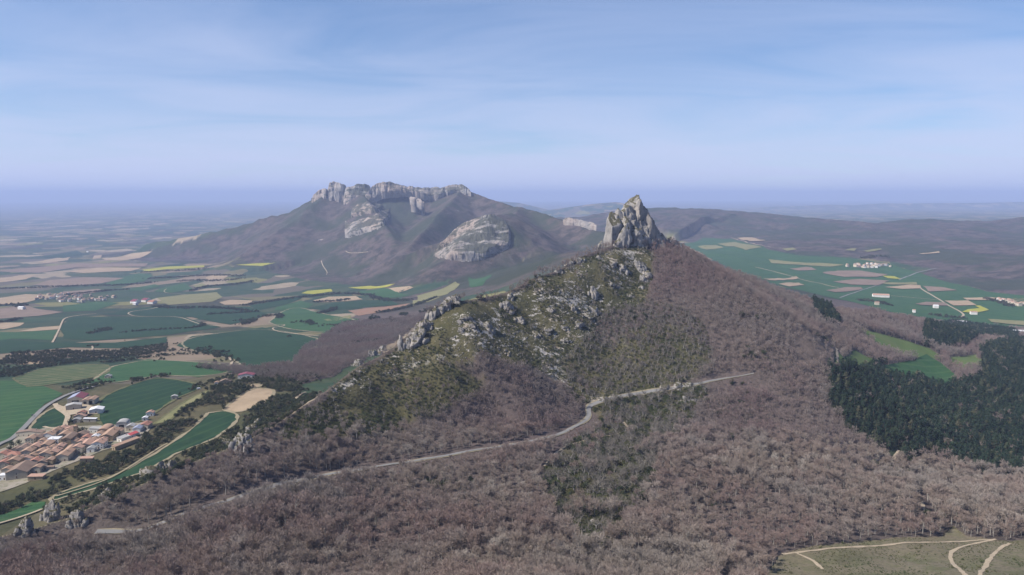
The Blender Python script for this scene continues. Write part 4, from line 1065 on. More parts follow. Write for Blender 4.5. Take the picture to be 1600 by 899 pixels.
m_pine = veg_mat('pine_needles', [(0.0, (0.013, 0.027, 0.018)), (0.45, (0.022, 0.041, 0.025)), (0.88, (0.040, 0.060, 0.033)), (1.0, (0.105, 0.100, 0.060))])
m_oak = veg_mat('evergreen_oak_leaves', [(0.0, (0.028, 0.040, 0.020)), (0.5, (0.044, 0.055, 0.027)), (0.85, (0.066, 0.068, 0.036)), (1.0, (0.105, 0.090, 0.062))])
m_boxl = veg_mat('box_bush_leaves', [(0.0, (0.050, 0.060, 0.020)), (0.5, (0.080, 0.082, 0.030)), (1.0, (0.110, 0.098, 0.042))], patch=(0.052, 0.072, 0.026), patch_scale=0.02)
m_gbush = veg_mat('grey_bush_twigs', [(0.0, (0.13, 0.115, 0.10)), (1.0, (0.19, 0.17, 0.145))])
PROTO = bpy.data.collections
def proto(kind, t_me, c_me, tm, cm):
    for me, mt in ((t_me, tm), (c_me, cm)):
        me.materials.clear(); me.materials.append(mt)
    return t_me, c_me
BEECH = [proto('b', *beech(500 + i, 11.5 + 1.2 * (i % 3), 4.3 + 0.4 * (i % 4)), m_bark, m_twig) for i in range(6)]
BEECHL = [proto('b', *beech(540 + i, 11.5 + 1.0 * (i % 3), 4.1 + 0.3 * (i % 4), 8, 9, 5, 0.17), m_bark_far, m_twig_far) for i in range(5)]
PINES = [proto('p', *pine(560 + i, 12 + 1.2 * (i % 3), 2.7 + 0.25 * (i % 3)), m_pbark, m_pine) for i in range(5)]
OAKS = [proto('o', *oak(580 + i, 5.0 + 0.7 * (i % 3), 2.9 + 0.3 * (i % 3)), m_pbark, m_oak) for i in range(5)]
BUSH = [proto('s', *oak(600 + i, 1.7, 1.5, 22, 7, 0.26, 0.06), m_pbark, m_boxl) for i in range(4)]
GBUSH = [proto('s', *beech(620 + i, 3.6, 1.9, 6, 6, 4, 0.07), m_bark, m_gbush) for i in range(3)]
def joined(t_me, c_me, name):
    """trunk and crown as one mesh, for the mass of the wood"""
    bm = bmesh.new(); bm.from_mesh(t_me); k = len(bm.faces); bm.from_mesh(c_me); bm.faces.ensure_lookup_table()
    for i, f in enumerate(bm.faces): f.material_index = 0 if i < k else 1
    me = bpy.data.meshes.new(name); bm.to_mesh(me); bm.free()
    me.materials.append(t_me.materials[0]); me.materials.append(c_me.materials[0]); return me
def scatter(name, label, meshes, P, scl, kind='stuff', tilt=None):
    """one mass of plants nobody could count: points with instances"""
    col = bpy.data.collections.new(name + '_kinds')
    for i, me in enumerate(meshes):
        col.objects.link(bpy.data.objects.new(f'{name}_kind_{chr(97 + i)}', me))
    pm = bpy.data.meshes.new(name); pm.vertices.add(len(P)); pm.vertices.foreach_set('co', np.asarray(P, np.float32).ravel())
    r_ = np.random.default_rng(len(P))
    for nm, tp, dv in (('rot', 'FLOAT', r_.uniform(0, 6.28, len(P))), ('scl', 'FLOAT', scl), ('pick', 'INT', r_.integers(0, len(meshes), len(P)))):
        at = pm.attributes.new(nm, tp, 'POINT'); at.data.foreach_set('value', np.asarray(dv, np.float32 if tp == 'FLOAT' else np.int32))
    o = link(name, pm, None, kind=kind, label=label)
    ng = bpy.data.node_groups.new(name + '_nodes', 'GeometryNodeTree')
    ng.interface.new_socket('Geometry', in_out='INPUT', socket_type='NodeSocketGeometry'); ng.interface.new_socket('Geometry', in_out='OUTPUT', socket_type='NodeSocketGeometry')
    N, L = ng.nodes, ng.links
    gi, go = N.new('NodeGroupInput'), N.new('NodeGroupOutput')
    ip = N.new('GeometryNodeInstanceOnPoints'); ci = N.new('GeometryNodeCollectionInfo')
    ci.inputs['Collection'].default_value = col; ci.inputs['Separate Children'].default_value = True; ci.inputs['Reset Children'].default_value = True
    def na_(nm, tp):
        q = N.new('GeometryNodeInputNamedAttribute'); q.data_type = tp; q.inputs['Name'].default_value = nm; return q.outputs['Attribute']
    cx = N.new('ShaderNodeCombineXYZ'); er = N.new('FunctionNodeEulerToRotation')
    L.new(na_('rot', 'FLOAT'), cx.inputs[2]); L.new(cx.outputs[0], er.inputs[0])
    L.new(gi.outputs[0], ip.inputs['Points']); L.new(ci.outputs[0], ip.inputs['Instance'])
    ip.inputs['Pick Instance'].default_value = True
    L.new(na_('pick', 'INT'), ip.inputs['Instance Index']); L.new(er.outputs[0], ip.inputs['Rotation']); L.new(na_('scl', 'FLOAT'), ip.inputs['Scale'])
    L.new(ip.outputs[0], go.inputs[0])
    md = o.modifiers.new('plants', 'NODES'); md.node_group = ng
    return o
def tree(name, pair, loc, rot, sc, label, cat, group):
    o = bpy.data.objects.new(name, None); COL.objects.link(o); o.location = loc; o.rotation_euler = (0, 0, rot); o.scale = (sc, sc, sc * random.uniform(0.92, 1.1))
    o['label'] = label; o['category'] = cat; o['group'] = group
    for nm, me in zip(('trunk', 'crown'), pair):
        c = bpy.data.objects.new(nm, me); COL.objects.link(c); c.parent = o
    return o

# ------------------------------------------------------------------ vegetation: where it grows
def jitter_grid(x0, x1, y0, y1, step, seed):
    r_ = np.random.default_rng(seed)
    gx, gy = np.meshgrid(np.arange(x0, x1, step), np.arange(y0, y1, step))
    return (gx + r_.uniform(-.45, .45, gx.shape) * step).ravel(), (gy + r_.uniform(-.45, .45, gy.shape) * step).ravel()
def in_view(x, y, z, pad=150):
    u, v = project(x, y, z)
    return (u > -pad) & (u < 1600 + pad) & (v < 980) & (v > 200)
for i, (kind_, pix) in enumerate(FIELDS[:13]):
    if i in (2, 6, 12): continue
    P = world_poly(pix, 560); P = np.vstack([P, P[:1]])
    ribbon('field_margin', P, 3.2 + 0.001 * P[0][1], m_verge if i % 3 else m_fallow, 0.45, 6.0, 1.2, 40 + i)
FIELD_W = [world_poly(pix, 560) for _, pix in FIELDS[:16]]
crest_all = np.array(CREST + SPUR[1:])
def side_right(x, y):
    return seg_dist(x, y, crest_all)[2] < 0
road_s = smooth_line(ROAD, 10.0)
# beech wood
n1 = jitter_grid(-1000, 1750, 330, 820, 6.7, 91); n2 = jitter_grid(-1000, 1750, 820, 2300, 5.3, 92)
bx_, by_ = np.concatenate([n1[0], n2[0]]), np.concatenate([n1[1], n2[1]])
k = np.abs(bx_ / by_) < 0.84; bx_, by_ = bx_[k], by_[k]
bz = H(bx_, by_)
k = in_view(bx_, by_, bz + 8); bx_, by_, bz = bx_[k], by_[k], bz[k]
cv = cover(bx_, by_)
sr = side_right(bx_, by_)
lim = np.where(by_ < 760, 0, 0)
inw = (sr & (by_ < 1900)) | cv['back'] | ((bx_ > 350) & (by_ > 1250) & (bz > 215))
dens = np.where(inw, 1.0, 0.0)
clump = fbm(bx_, by_, 38, 3, 92)
dens = np.where(cv['garr'], 0.0 + 0.10 * (clump > 0.30), dens)
dens = np.where(cv['garr_low'], np.where(clump > 0.02, 0.75, 0.06), dens)
dens = np.where(cv['mixed'], np.where(clump > 0.0, 0.7, 0.10), dens)
dens = np.where(cv['box'], np.where(clump > 0.30, 0.4, 0.02), dens)
dens = np.where(cv['clear'], np.where(clump > 0.0, 0.4, 0.05), dens)
dens = np.where(cv['meadow'] | cv['lawn'], 0.0, dens)
dens = np.where(cv['pine'], 0.07, dens)
dens = np.where(cv['oak'], 0.15, dens)
rd = line_dist(bx_, by_, road_s)
dens = np.where(rd < np.where(bx_ < 60, 11.0, np.where(by_ > 935, 2.2, 7.0)), 0.0, dens)
for P, w_ in TRAILS: dens = np.where(line_dist(bx_, by_, P) < w_ + 3.0, 0.0, dens)
gap = fbm(bx_, by_, 26, 2, 95)
dens = dens * np.where(gap < -0.5, 0.45, 1.0)
k = rng.random(len(bx_)) < dens * 0.93; bx_, by_, bz = bx_[k], by_[k], bz[k]
k = visible(bx_, by_, bz + 13); bx_, by_, bz = bx_[k], by_[k], bz[k]
sc = (0.62 + 0.74 * rng.random(len(bx_)) ** 1.5) * (1.02 + 0.45 * fbm(bx_, by_, 90, 2, 96))
sc = np.where(cover(bx_, by_)['garr_low'] | cover(bx_, by_)['mixed'] | (cover(bx_, by_)['garr']), sc * 0.66, sc)
sc = np.where(by_ > 820, sc * 0.80, sc * 0.96)
rd2, _, rside, _ = seg_dist(bx_, by_, np.c_[road_s, np.zeros(len(road_s))])
sc = np.where((rside < 0) & (rd2 < 34) & (by_ < 930), sc * np.interp(rd2, [6, 20, 34], [0.34, 0.5, 0.95]), sc)     # young growth along the open side of the road
dc_ = seg_dist(bx_, by_, np.array(CREST[:10]))[0]
sc = np.where(dc_ < 45, sc * np.interp(dc_, [0, 45], [0.45, 0.9]), sc)
dist = np.sqrt(bx_ ** 2 + by_ ** 2 + (bz - CAMZ) ** 2)
u_, v_ = project(bx_, by_, bz + 6)
cand = np.nonzero((u_ > 0) & (u_ < 1600) & (v_ < 899) & visible(bx_, by_, bz + 7))[0]
pick = cand[np.argsort(dist[cand] / sc[cand])[:300]]
one = np.zeros(len(bx_), bool); one[pick] = True
def beech_words(x, y, u):
    if float(line_dist(np.array([x]), np.array([y]), MEADOW)[0]) < 16: return 'bare grey beech standing on the edge of the pasture at the lower right', 'tree', 'bare beeches round the pasture'
    if u < 330: return 'bare brown beech at the bottom left between the road end and the rock teeth', 'tree', 'bare beeches at the bottom left'
    if u < 860: return 'bare brown beech in the wood along the bottom edge left of the box bushes', 'tree', 'bare beeches along the bottom edge'
    return 'bare greyish beech in the wood between the box bushes and the pasture', 'tree', 'bare beeches left of the pasture'
for i in pick:
    tree('beech_tree', random.choice(BEECH), (bx_[i], by_[i], bz[i]), random.uniform(0, 6.28), sc[i], *beech_words(bx_[i], by_[i], u_[i]))
near_ = (by_ < 800) & ~one; farb = (by_ >= 800) & ~one
scatter('beech_wood', 'dense wood of bare brown beeches covering the pass and near slopes', [joined(*q, 'beech') for q in BEECH], np.c_[bx_, by_, bz][near_], sc[near_])
scatter('distant_beech_wood', 'purplish bare beech wood on the flanks below the rock peak', [joined(*q, 'beech') for q in BEECHL], np.c_[bx_, by_, bz][farb], sc[farb])
print('beech', len(bx_), near_.sum(), farb.sum())
# pine plantation
px_, py_ = jitter_grid(200, 1400, 700, 2300, 5.2, 101); pz_ = H(px_, py_)
cv = cover(px_, py_)
k = cv['pine'] & ~cv['lawn'] & in_view(px_, py_, pz_ + 8) & (rng.random(len(px_)) < 0.93)
for P, w_ in TRAILS: k &= line_dist(px_, py_, P) > w_ + 2
px_, py_, pz_ = px_[k], py_[k], pz_[k]
k = visible(px_, py_, pz_ + 13); px_, py_, pz_ = px_[k], py_[k], pz_[k]
sc = rng.uniform(0.62, 1.2, len(px_))
dist = np.hypot(px_, py_); u_, v_ = project(px_, py_, pz_ + 6)
cand = np.nonzero((u_ > 5) & (u_ < 1595) & visible(px_, py_, pz_ + 7))[0]
pick = cand[np.argsort(dist[cand] / sc[cand])[:300]]; one = np.zeros(len(px_), bool); one[pick] = True
for i in pick:
    tree('pine_tree', random.choice(PINES), (px_[i], py_[i], pz_[i]), random.uniform(0, 6.28), sc[i], 'dark green pine at the near edge of the plantation on the right', 'tree', 'nearest pines of the plantation')
scatter('pine_wood', 'dark green pine plantation on the right hand slope', [joined(*q, 'pine') for q in PINES], np.c_[px_, py_, pz_][~one], sc[~one])
print('pine', len(px_))
# evergreen oaks: scrub belt round the village, crest scrub, hedges and copses on the plain
OAKBELT = [world_poly(q, 560) for q in (
    [(-30,800),(50,768),(95,742),(150,722),(205,692),(250,655),(300,625),(330,606),(400,590),(470,600),(476,612),(445,640),(400,650),(378,646),(330,640),(300,665),(262,690),(212,720),(172,742),(120,755),(70,780),(-30,812)],
    [(372,668),(378,692),(300,727),(230,757),(160,787),(110,802),(72,800),(75,790),(140,770),(230,741),(290,708),(340,690)],
    [(380,650),(440,636),(500,612),(470,640),(440,666),(385,690)],
    [(-30,590),(20,552),(100,548),(150,550),(200,545),(262,538),(262,550),(200,560),(140,566),(90,572),(30,592)],
    [(640,460),(700,437),(732,430),(734,445),(690,449),(648,462),(640,478),(622,480)],
    [(430,590),(470,580),(500,590),(470,602),(440,600)],
    [(200,586),(250,578),(285,582),(250,592),(205,600)], [(0,605),(20,598),(50,600),(20,608)])]
HEDGE = [smooth_line([hit(q[0], q[1], 560)[:2] for q in pix], 12.0) for pix in (
    [(110,607),(135,600),(150,596)], [(120,612),(140,606),(170,598)], [(160,568),(250,556),(330,552),(358,560)], [(260,548),(300,548),(350,552)], [(290,612),(340,596),(366,590)],
    [(140,522),(170,512),(165,518)], [(190,520),(260,515),(300,514),(320,508)], [(240,480),(300,483),(330,480),(390,486)], [(375,502),(400,500),(380,508)], [(330,492),(400,488)],
    [(380,478),(440,468),(500,462),(540,458),(580,462)], [(488,473),(530,471),(545,468)], [(580,463),(600,470),(640,470)], [(500,490),(520,486),(522,482)], [(590,490),(640,480),(680,466)],
    [(0,452),(60,450),(120,447),(200,446),(240,442)], [(100,462),(160,455),(200,453)], [(230,436),(290,433),(330,430),(380,432)], [(280,440),(300,438),(340,440),(380,436)],
    [(300,455),(320,448),(360,446),(395,440)], [(220,426),(260,424),(320,421)], [(0,478),(40,476),(30,480)], [(0,505),(30,500)], [(405,496),(440,492),(435,498)], [(460,505),(480,503),(490,508)],
    [(1340,470),(1370,472),(1390,478)], [(1540,468),(1560,472),(1580,480)], [(1450,492),(1480,496),(1510,498)], [(1560,470),(1590,478)], [(1345,404),(1390,402)], [(560,512),(520,508),(500,510)],
    [(560,527),(580,535),(600,530)], [(600,500),(640,505),(620,515)])]
ox, oy = jitter_grid(-1100, 700, 560, 2600, 4.6, 111)
k = np.abs(ox / oy) < 0.74; ox, oy = ox[k], oy[k]; oz = H(ox, oy)
inb = np.zeros(ox.shape, bool)
for P in OAKBELT: inb |= in_poly(ox + 5 * fbm(ox, oy, 20, 2, 112), oy + 5 * fbm(ox, oy, 20, 2, 113), P)
for P in FIELD_W: inb &= ~in_poly(ox, oy, P)
cl = fbm(ox, oy, 34, 3, 114)
keep = inb & (cl > -0.30) & (rng.random(len(ox)) < np.where(oy > 1080, 0.5, 0.82))
cvo = cover(ox, oy)
keep |= cvo['oak'] & (rng.random(len(ox)) < 0.75)
keep |= (cvo['pine'] == False) & (~side_right(ox, oy)) & (fbm(ox, oy, 60, 2, 115) > 0.62) & ~cvo['back'] & (rng.random(len(ox)) < 0.25) & (oy < 2000) & (oy > 1000)
keep |= cvo['back'] & (fbm(ox, oy, 60, 3, 117) > 0.36) & (rng.random(len(ox)) < 0.6)
keep |= cvo['box'] & (cl > 0.1) & (rng.random(len(ox)) < 0.45)
keep |= side_right(ox, oy) & (oy < 1100) & ~cvo['garr'] & ~cvo['meadow'] & ~cvo['pine'] & (fbm(ox, oy, 40, 2, 118) > 0.45) & (rng.random(len(ox)) < 0.25)
keep &= in_view(ox, oy, oz + 3) & (line_dist(ox, oy, road_s) > 7)
ox, oy = ox[keep], oy[keep]
hx, hy = [], []
for P in HEDGE:
    n_ = len(P) * 3
    t = rng.uniform(0, len(P) - 1, n_ * 2)
    spread = 2.0 + 0.002 * P[0][1]
    hx.append(np.interp(t, np.arange(len(P)), P[:, 0]) + rng.normal(0, spread, len(t))); hy.append(np.interp(t, np.arange(len(P)), P[:, 1]) + rng.normal(0, spread * 2.0, len(t)))
hx = np.concatenate(hx); hy = np.concatenate(hy)
ox = np.concatenate([ox, hx]); oy = np.concatenate([oy, hy]); oz = H(ox, oy)
k = visible(ox, oy, oz + 4); ox, oy, oz = ox[k], oy[k], oz[k]
sc = rng.uniform(0.55, 1.25, len(ox)) * np.where(oy > 2400, 1.5, 1.0)
dist = np.hypot(ox, oy); u_, v_ = project(ox, oy, oz + 2)
cand = np.nonzero((u_ > 5) & (u_ < 1595) & (v_ < 895) & visible(ox, oy, oz + 3))[0]
pick = cand[np.argsort(dist[cand] / sc[cand])[:300]]; one = np.zeros(len(ox), bool); one[pick] = True
for i in pick:
    left_ = u_[i] < 520
    tree('evergreen_oak', random.choice(OAKS), (ox[i], oy[i], oz[i]), random.uniform(0, 6.28), sc[i],
         'dark green evergreen oak in the scrub between the crest and the village' if left_ else 'dark green evergreen oak among the bare beeches of the pass', 'tree', 'evergreen oaks by the village' if left_ else 'evergreen oaks in the beech wood')
scatter('oak_scrub', 'dark evergreen oak scrub, hedges and copses on the plain and lower slopes', [joined(*q, 'oak') for q in OAKS], np.c_[ox, oy, oz][~one], sc[~one])
print('oaks', len(ox))
# box bushes and stones on the crest
sx, sy = jitter_grid(-420, 460, 470, 1330, 2.6, 121)
k = np.abs(sx / sy) < 0.6; sx, sy = sx[k], sy[k]; sz = H(sx, sy)
cvs = cover(sx, sy); cl = fbm(sx, sy, 30, 3, 122)
k = ((cvs['garr'] & (cl > -0.12)) | (cvs['garr_low'] & (cl > -0.4)) | (cvs['box'] & (cl > -0.35)) | (cvs['mixed'] & (cl > -0.7))) & (rng.random(len(sx)) < 0.72) & (line_dist(sx, sy, road_s) > 5)
for P, w_ in TRAILS: k &= line_dist(sx, sy, P) > w_ + 0.6
sx, sy, sz = sx[k], sy[k], sz[k]
k = visible(sx, sy, sz + 2); sx, sy, sz = sx[k], sy[k], sz[k]
grey = (rng.random(len(sx)) < np.where(cover(sx, sy)['mixed'], 0.36, np.where(cover(sx, sy)['box'], 0.15, 0.06)))
sc = rng.uniform(0.5, 1.25, len(sx)) * (1 + 0.6 * cover(sx, sy)['box'])
scatter('box_scrub', 'low olive green box scrub over the stony crest', [joined(*q, 'bush') for q in BUSH], np.c_[sx, sy, sz][~grey], sc[~grey])
scatter('grey_scrub', 'low grey leafless scrub on the flank under the crest', [joined(*q, 'bush') for q in GBUSH], np.c_[sx, sy, sz][grey], sc[grey] * 1.3)
print('bushes', len(sx))
qx, qy = jitter_grid(150, 430, 430, 620, 1.7, 141); qz = H(qx, qy)
k = cover(qx, qy)['meadow'] & in_view(qx, qy, qz) & (fbm(qx, qy, 22, 3, 142) > 0.0) & (rng.random(len(qx)) < 0.5)
for P, w_ in TRAILS: k &= line_dist(qx, qy, P) > w_ * 0.7
scatter('pasture_tufts', 'low rough tufts of grass and heather on the pasture at the lower right', [joined(*q, 'tuft') for q in BUSH], np.c_[qx, qy, qz - 0.1][k], rng.uniform(0.12, 0.4, int(k.sum())) * np.where(rng.random(int(k.sum())) < 0.02, 2.5, 1))
tx, ty = jitter_grid(-420, 460, 600, 1330, 3.4, 131); tz = H(tx, ty)
cvs = cover(tx, ty)
pr = fbm(tx, ty, 45, 3, 132) + 0.35 * fbm(tx + ty, (tx - ty) * 4, 40, 3, 133)
k = cvs['garr'] & ~cvs['mixed'] & (pr > 0.16) & (rng.random(len(tx)) < 0.7)
tx, ty, tz = tx[k], ty[k], tz[k]
k = visible(tx, ty, tz + 2); tx, ty, tz = tx[k], ty[k], tz[k]
stones = []
for i in range(5):
    q, f = rock_shape((1.5, 1.2, 0.9), 400 + i, 2, 0.3, (0, 0), 0.4, 0.15, 0.3)
    me = tri_mesh('stone', q, f); me.materials.append(m_rock_near); stones.append(me)
sc = rng.uniform(0.3, 0.85, len(tx)) * np.where(rng.random(len(tx)) < 0.12, 2.2, 1.0)
scatter('limestone_rubble', 'white limestone rubble strewn over the scrub slope below the crest', stones, np.c_[tx, ty, tz + 0.15], sc)
print('stones', len(tx))

# ------------------------------------------------------------------ buildings
def wall_mat(name, c1, c2): return flat_mat(name, c1, c2, 0.12, 0.9, tuple(0.72 * q for q in c1))
WALL = dict(cream=wall_mat('cream_render', (0.52, 0.46, 0.36), (0.46, 0.40, 0.31)), white=wall_mat('white_render', (0.72, 0.69, 0.64), (0.64, 0.61, 0.57)),
            ochre=wall_mat('ochre_stone', (0.40, 0.31, 0.20), (0.34, 0.26, 0.17)), stone=wall_mat('grey_stone', (0.33, 0.30, 0.25), (0.28, 0.25, 0.21)), beige=wall_mat('beige_block', (0.42, 0.37, 0.30), (0.37, 0.33, 0.27)))
def roof_mat(name, c1, c2, wave=2.2):
    m, nt, b = new_mat(name, 0.88); g = G(nt); p = g.pos()
    c = g.mix(g.step(g.noise(p, 0.35, 4, 0.7), 0.35, 0.65), c1, c2)
    c = g.mix(g.step(g.noise(p, 0.06, 3), 0.5, 0.7, 0, 0.5), c, tuple(0.6 * q for q in c1))
    nt.links.new(c, b.inputs['Base Color']); return m
ROOF = dict(tan=roof_mat('weathered_clay_tiles', (0.36, 0.235, 0.165), (0.29, 0.20, 0.145)), pink=roof_mat('pink_clay_tiles', (0.42, 0.26, 0.195), (0.35, 0.225, 0.17)),
            brown=roof_mat('brown_clay_tiles', (0.235, 0.165, 0.125), (0.19, 0.14, 0.11)), red=roof_mat('red_clay_tiles', (0.33, 0.165, 0.12), (0.28, 0.145, 0.11)),
            grey=roof_mat('grey_fibre_sheet', (0.36, 0.35, 0.335), (0.30, 0.295, 0.285)), white=roof_mat('white_sheet_metal', (0.62, 0.62, 0.63), (0.55, 0.55, 0.56)),
            maroon=roof_mat('maroon_sheet_metal', (0.20, 0.065, 0.085), (0.17, 0.06, 0.075)), blue=roof_mat('blue_grey_sheet_metal', (0.26, 0.28, 0.36), (0.22, 0.24, 0.32)), crimson=roof_mat('crimson_sheet', (0.50, 0.11, 0.11), (0.45, 0.10, 0.10)))
m_glass = flat_mat('dark_window_glass', (0.03, 0.032, 0.036), (0.045, 0.046, 0.05), 0.5, 0.25)
m_door = flat_mat('brown_wooden_door', (0.10, 0.06, 0.035), (0.14, 0.085, 0.05), 0.8)
m_trim = flat_mat('pale_stone_trim', (0.48, 0.45, 0.40), (0.42, 0.39, 0.35), 0.6)
def cuboid(x0, x1, y0, y1, z0, z1):
    v = np.array([(x, y, z) for z in (z0, z1) for y in (y0, y1) for x in (x0, x1)], float)
    return v, np.array([(0,2,3,1),(4,5,7,6),(0,1,5,4),(2,6,7,3),(0,4,6,2),(1,3,7,5)])
def qmesh(name, v, f):
    me = bpy.data.meshes.new(name); me.from_pydata([tuple(q) for q in v], [], [tuple(q) for q in f]); me.update(); return me
def cub(name, mat, parent, *b): return link(name, qmesh(name, *cuboid(*b)), mat, parent)
BUILT = []
def wall_prism(w, l, h, rise, kind):
    """walls up to the roof line; ridge along y"""
    x, y = w / 2, l / 2
    if kind == 'gable':
        v = [(-x,-y,-2),(x,-y,-2),(x,y,-2),(-x,y,-2),(-x,-y,h),(x,-y,h),(x,y,h),(-x,y,h),(0,-y,h+rise),(0,y,h+rise)]
        f = [(0,1,5,8,4),(2,3,7,9,6),(1,2,6,5),(3,0,4,7),(4,8,9,7),(8,5,6,9),(0,3,2,1)]
    elif kind == 'shed':
        v = [(-x,-y,-2),(x,-y,-2),(x,y,-2),(-x,y,-2),(-x,-y,h+rise),(x,-y,h),(x,y,h),(-x,y,h+rise)]
        f = [(0,1,5,4),(2,3,7,6),(1,2,6,5),(3,0,4,7),(4,5,6,7),(0,3,2,1)]
    else:
        v, f = cuboid(-x, x, -y, y, -2, h)
    return v, f
def slab(pts, t=0.22):
    """roof plane of a given thickness: pts counter-clockwise seen from above, set just above the walls"""
    p = np.array(pts, float); top = p + np.array([0, 0, t + 0.04]); bot = p + np.array([0, 0, 0.04]); n_ = len(p)
    v = np.vstack([top, bot]); f = [tuple(range(n_)), tuple(range(2 * n_ - 1, n_ - 1, -1))] + [(i, n_ + i, n_ + (i + 1) % n_, (i + 1) % n_) for i in range(n_)]
    return v, f
def merge(parts):
    V, F, o = [], [], 0
    for v, f in parts:
        V += [tuple(q) for q in v]; F += [tuple(int(i) + o for i in q) for q in f]; o += len(v)
    return V, F
def building(name, px, py, w, l, h, rot, kind, wall, roof, label, cat='house', rise=None, win=2, door=True, group=None, roof2=None, chimney=False, big_door=False):
    base = hit(px, py, 560)
    # the pixel marks the foot of the front wall; the house stands behind it
    a_ = math.radians(rot); fw = np.array([-math.sin(a_), math.cos(a_)])
    c = base[:2] + fw * l / 2
    z0 = float(H(c[0], c[1])) + 0.9
    BUILT.append((c[0], c[1], max(w, l) / 2))
    root = empty(name, (c[0], c[1], z0), label, cat, group); root.rotation_euler = (0, 0, a_)
    rise = rise if rise is not None else w * 0.20
    x, y, e = w / 2, l / 2, 0.4
    wl_ = link('wall', qmesh('wall', *wall_prism(w, l, h, rise, kind)), WALL[wall], root)
    if kind == 'gable':
        k_ = rise / x
        L_ = [(-x - e, -y - e, h - k_ * e), (0, -y - e, h + rise), (0, y + e, h + rise), (-x - e, y + e, h - k_ * e)]
        R_ = [(0, -y - e, h + rise), (x + e, -y - e, h - k_ * e), (x + e, y + e, h - k_ * e), (0, y + e, h + rise)]
        if roof2:
            rf = link('roof', qmesh('roof', *slab(L_)), ROOF[roof2], root); link('roof', qmesh('roof', *slab(R_)), ROOF[roof], root)
        else:
            rf = link('roof', qmesh('roof', *merge([slab(L_), slab(R_)])), ROOF[roof], root)
    elif kind == 'shed':
        k_ = rise / w
        rf = link('roof', qmesh('roof', *slab([(-x - e, -y - e, h + rise + k_ * e), (x + e, -y - e, h - k_ * e), (x + e, y + e, h - k_ * e), (-x - e, y + e, h + rise + k_ * e)])), ROOF[roof], root)
    elif kind == 'arch':
        ring = [(math.cos(t_) * (x + 0.2), math.sin(t_) * rise + h) for t_ in np.linspace(math.pi, 0, 11)]
        V = [(q[0], yy_, q[1]) for yy_ in (-y - .3, y + .3) for q in ring] ; n_ = len(ring)
        F = [(i, i + 1, n_ + i + 1, n_ + i) for i in range(n_ - 1)]; F += [tuple(range(n_ - 1, -1, -1)), tuple(range(n_, 2 * n_))]
        rf = link('roof', qmesh('roof', V, F), ROOF[roof], root)
    elif kind == 'hip':
        r0 = max(0.0, l - w) / 2
        V = [(-x-e,-y-e,h+.04),(x+e,-y-e,h+.04),(x+e,y+e,h+.04),(-x-e,y+e,h+.04),(0,-r0-.01,h+rise),(0,r0+.01,h+rise)]
        rf = link('roof', qmesh('roof', V, [(0,1,4),(1,2,5,4),(2,3,5),(3,0,4,5),(0,3,2,1)]), ROOF[roof], root)
    else:
        rf = link('roof', qmesh('roof', *cuboid(-x - .2, x + .2, -y - .2, y + .2, h + .004, h + .35)), ROOF[roof], root)
    if chimney or (cat == 'house' and win >= 2 and kind == 'gable'): cub('chimney', WALL['stone'], rf, x * 0.35, x * 0.35 + 0.8, y * 0.3, y * 0.3 + 0.8, h + rise * 0.3, h + rise + 1.0)
    floors = max(1, int(h / 2.8))
    if win:
        for fl in range(floors):
            zc = 1.5 + fl * 2.8
            for i in range(win):
                xc = -x + w * (i + 0.5 + 0.0) / win
                if door and fl == 0 and i == win // 2: continue
                wd = link('window', qmesh('window', *cuboid(xc - .5, xc + .5, -y - .03, -y + .1, zc - .65, zc + .65)), m_glass, root)
                cub('sill', m_trim, wd, xc - .65, xc + .65, -y - .15, -y + .05, zc - .78, zc - .654)
            ns = max(1, int(l / 5))
            for i in range(ns):
                yc = -y + l * (i + 0.5) / ns
                link('window', qmesh('window', *cuboid(x - .1, x + .03, yc - .5, yc + .5, zc - .6, zc + .65)), m_glass, root)
    if big_door:
        cub('door', m_glass, root, -w * 0.22, w * 0.22, -y - .04, -y + .1, 0.0, min(h * 0.8, 4.2))
    elif door:
        xc = -x + w * (win // 2 + 0.5) / max(win, 1) if win else 0
        cub('door', m_door, root, xc - .6, xc + .6, -y - .04, -y + .1, 0.0, 2.2)
    return root
VG = 'houses of the near village'
V = lambda cx, cy: (cx / 8.0, 640 + cy / 8.0)
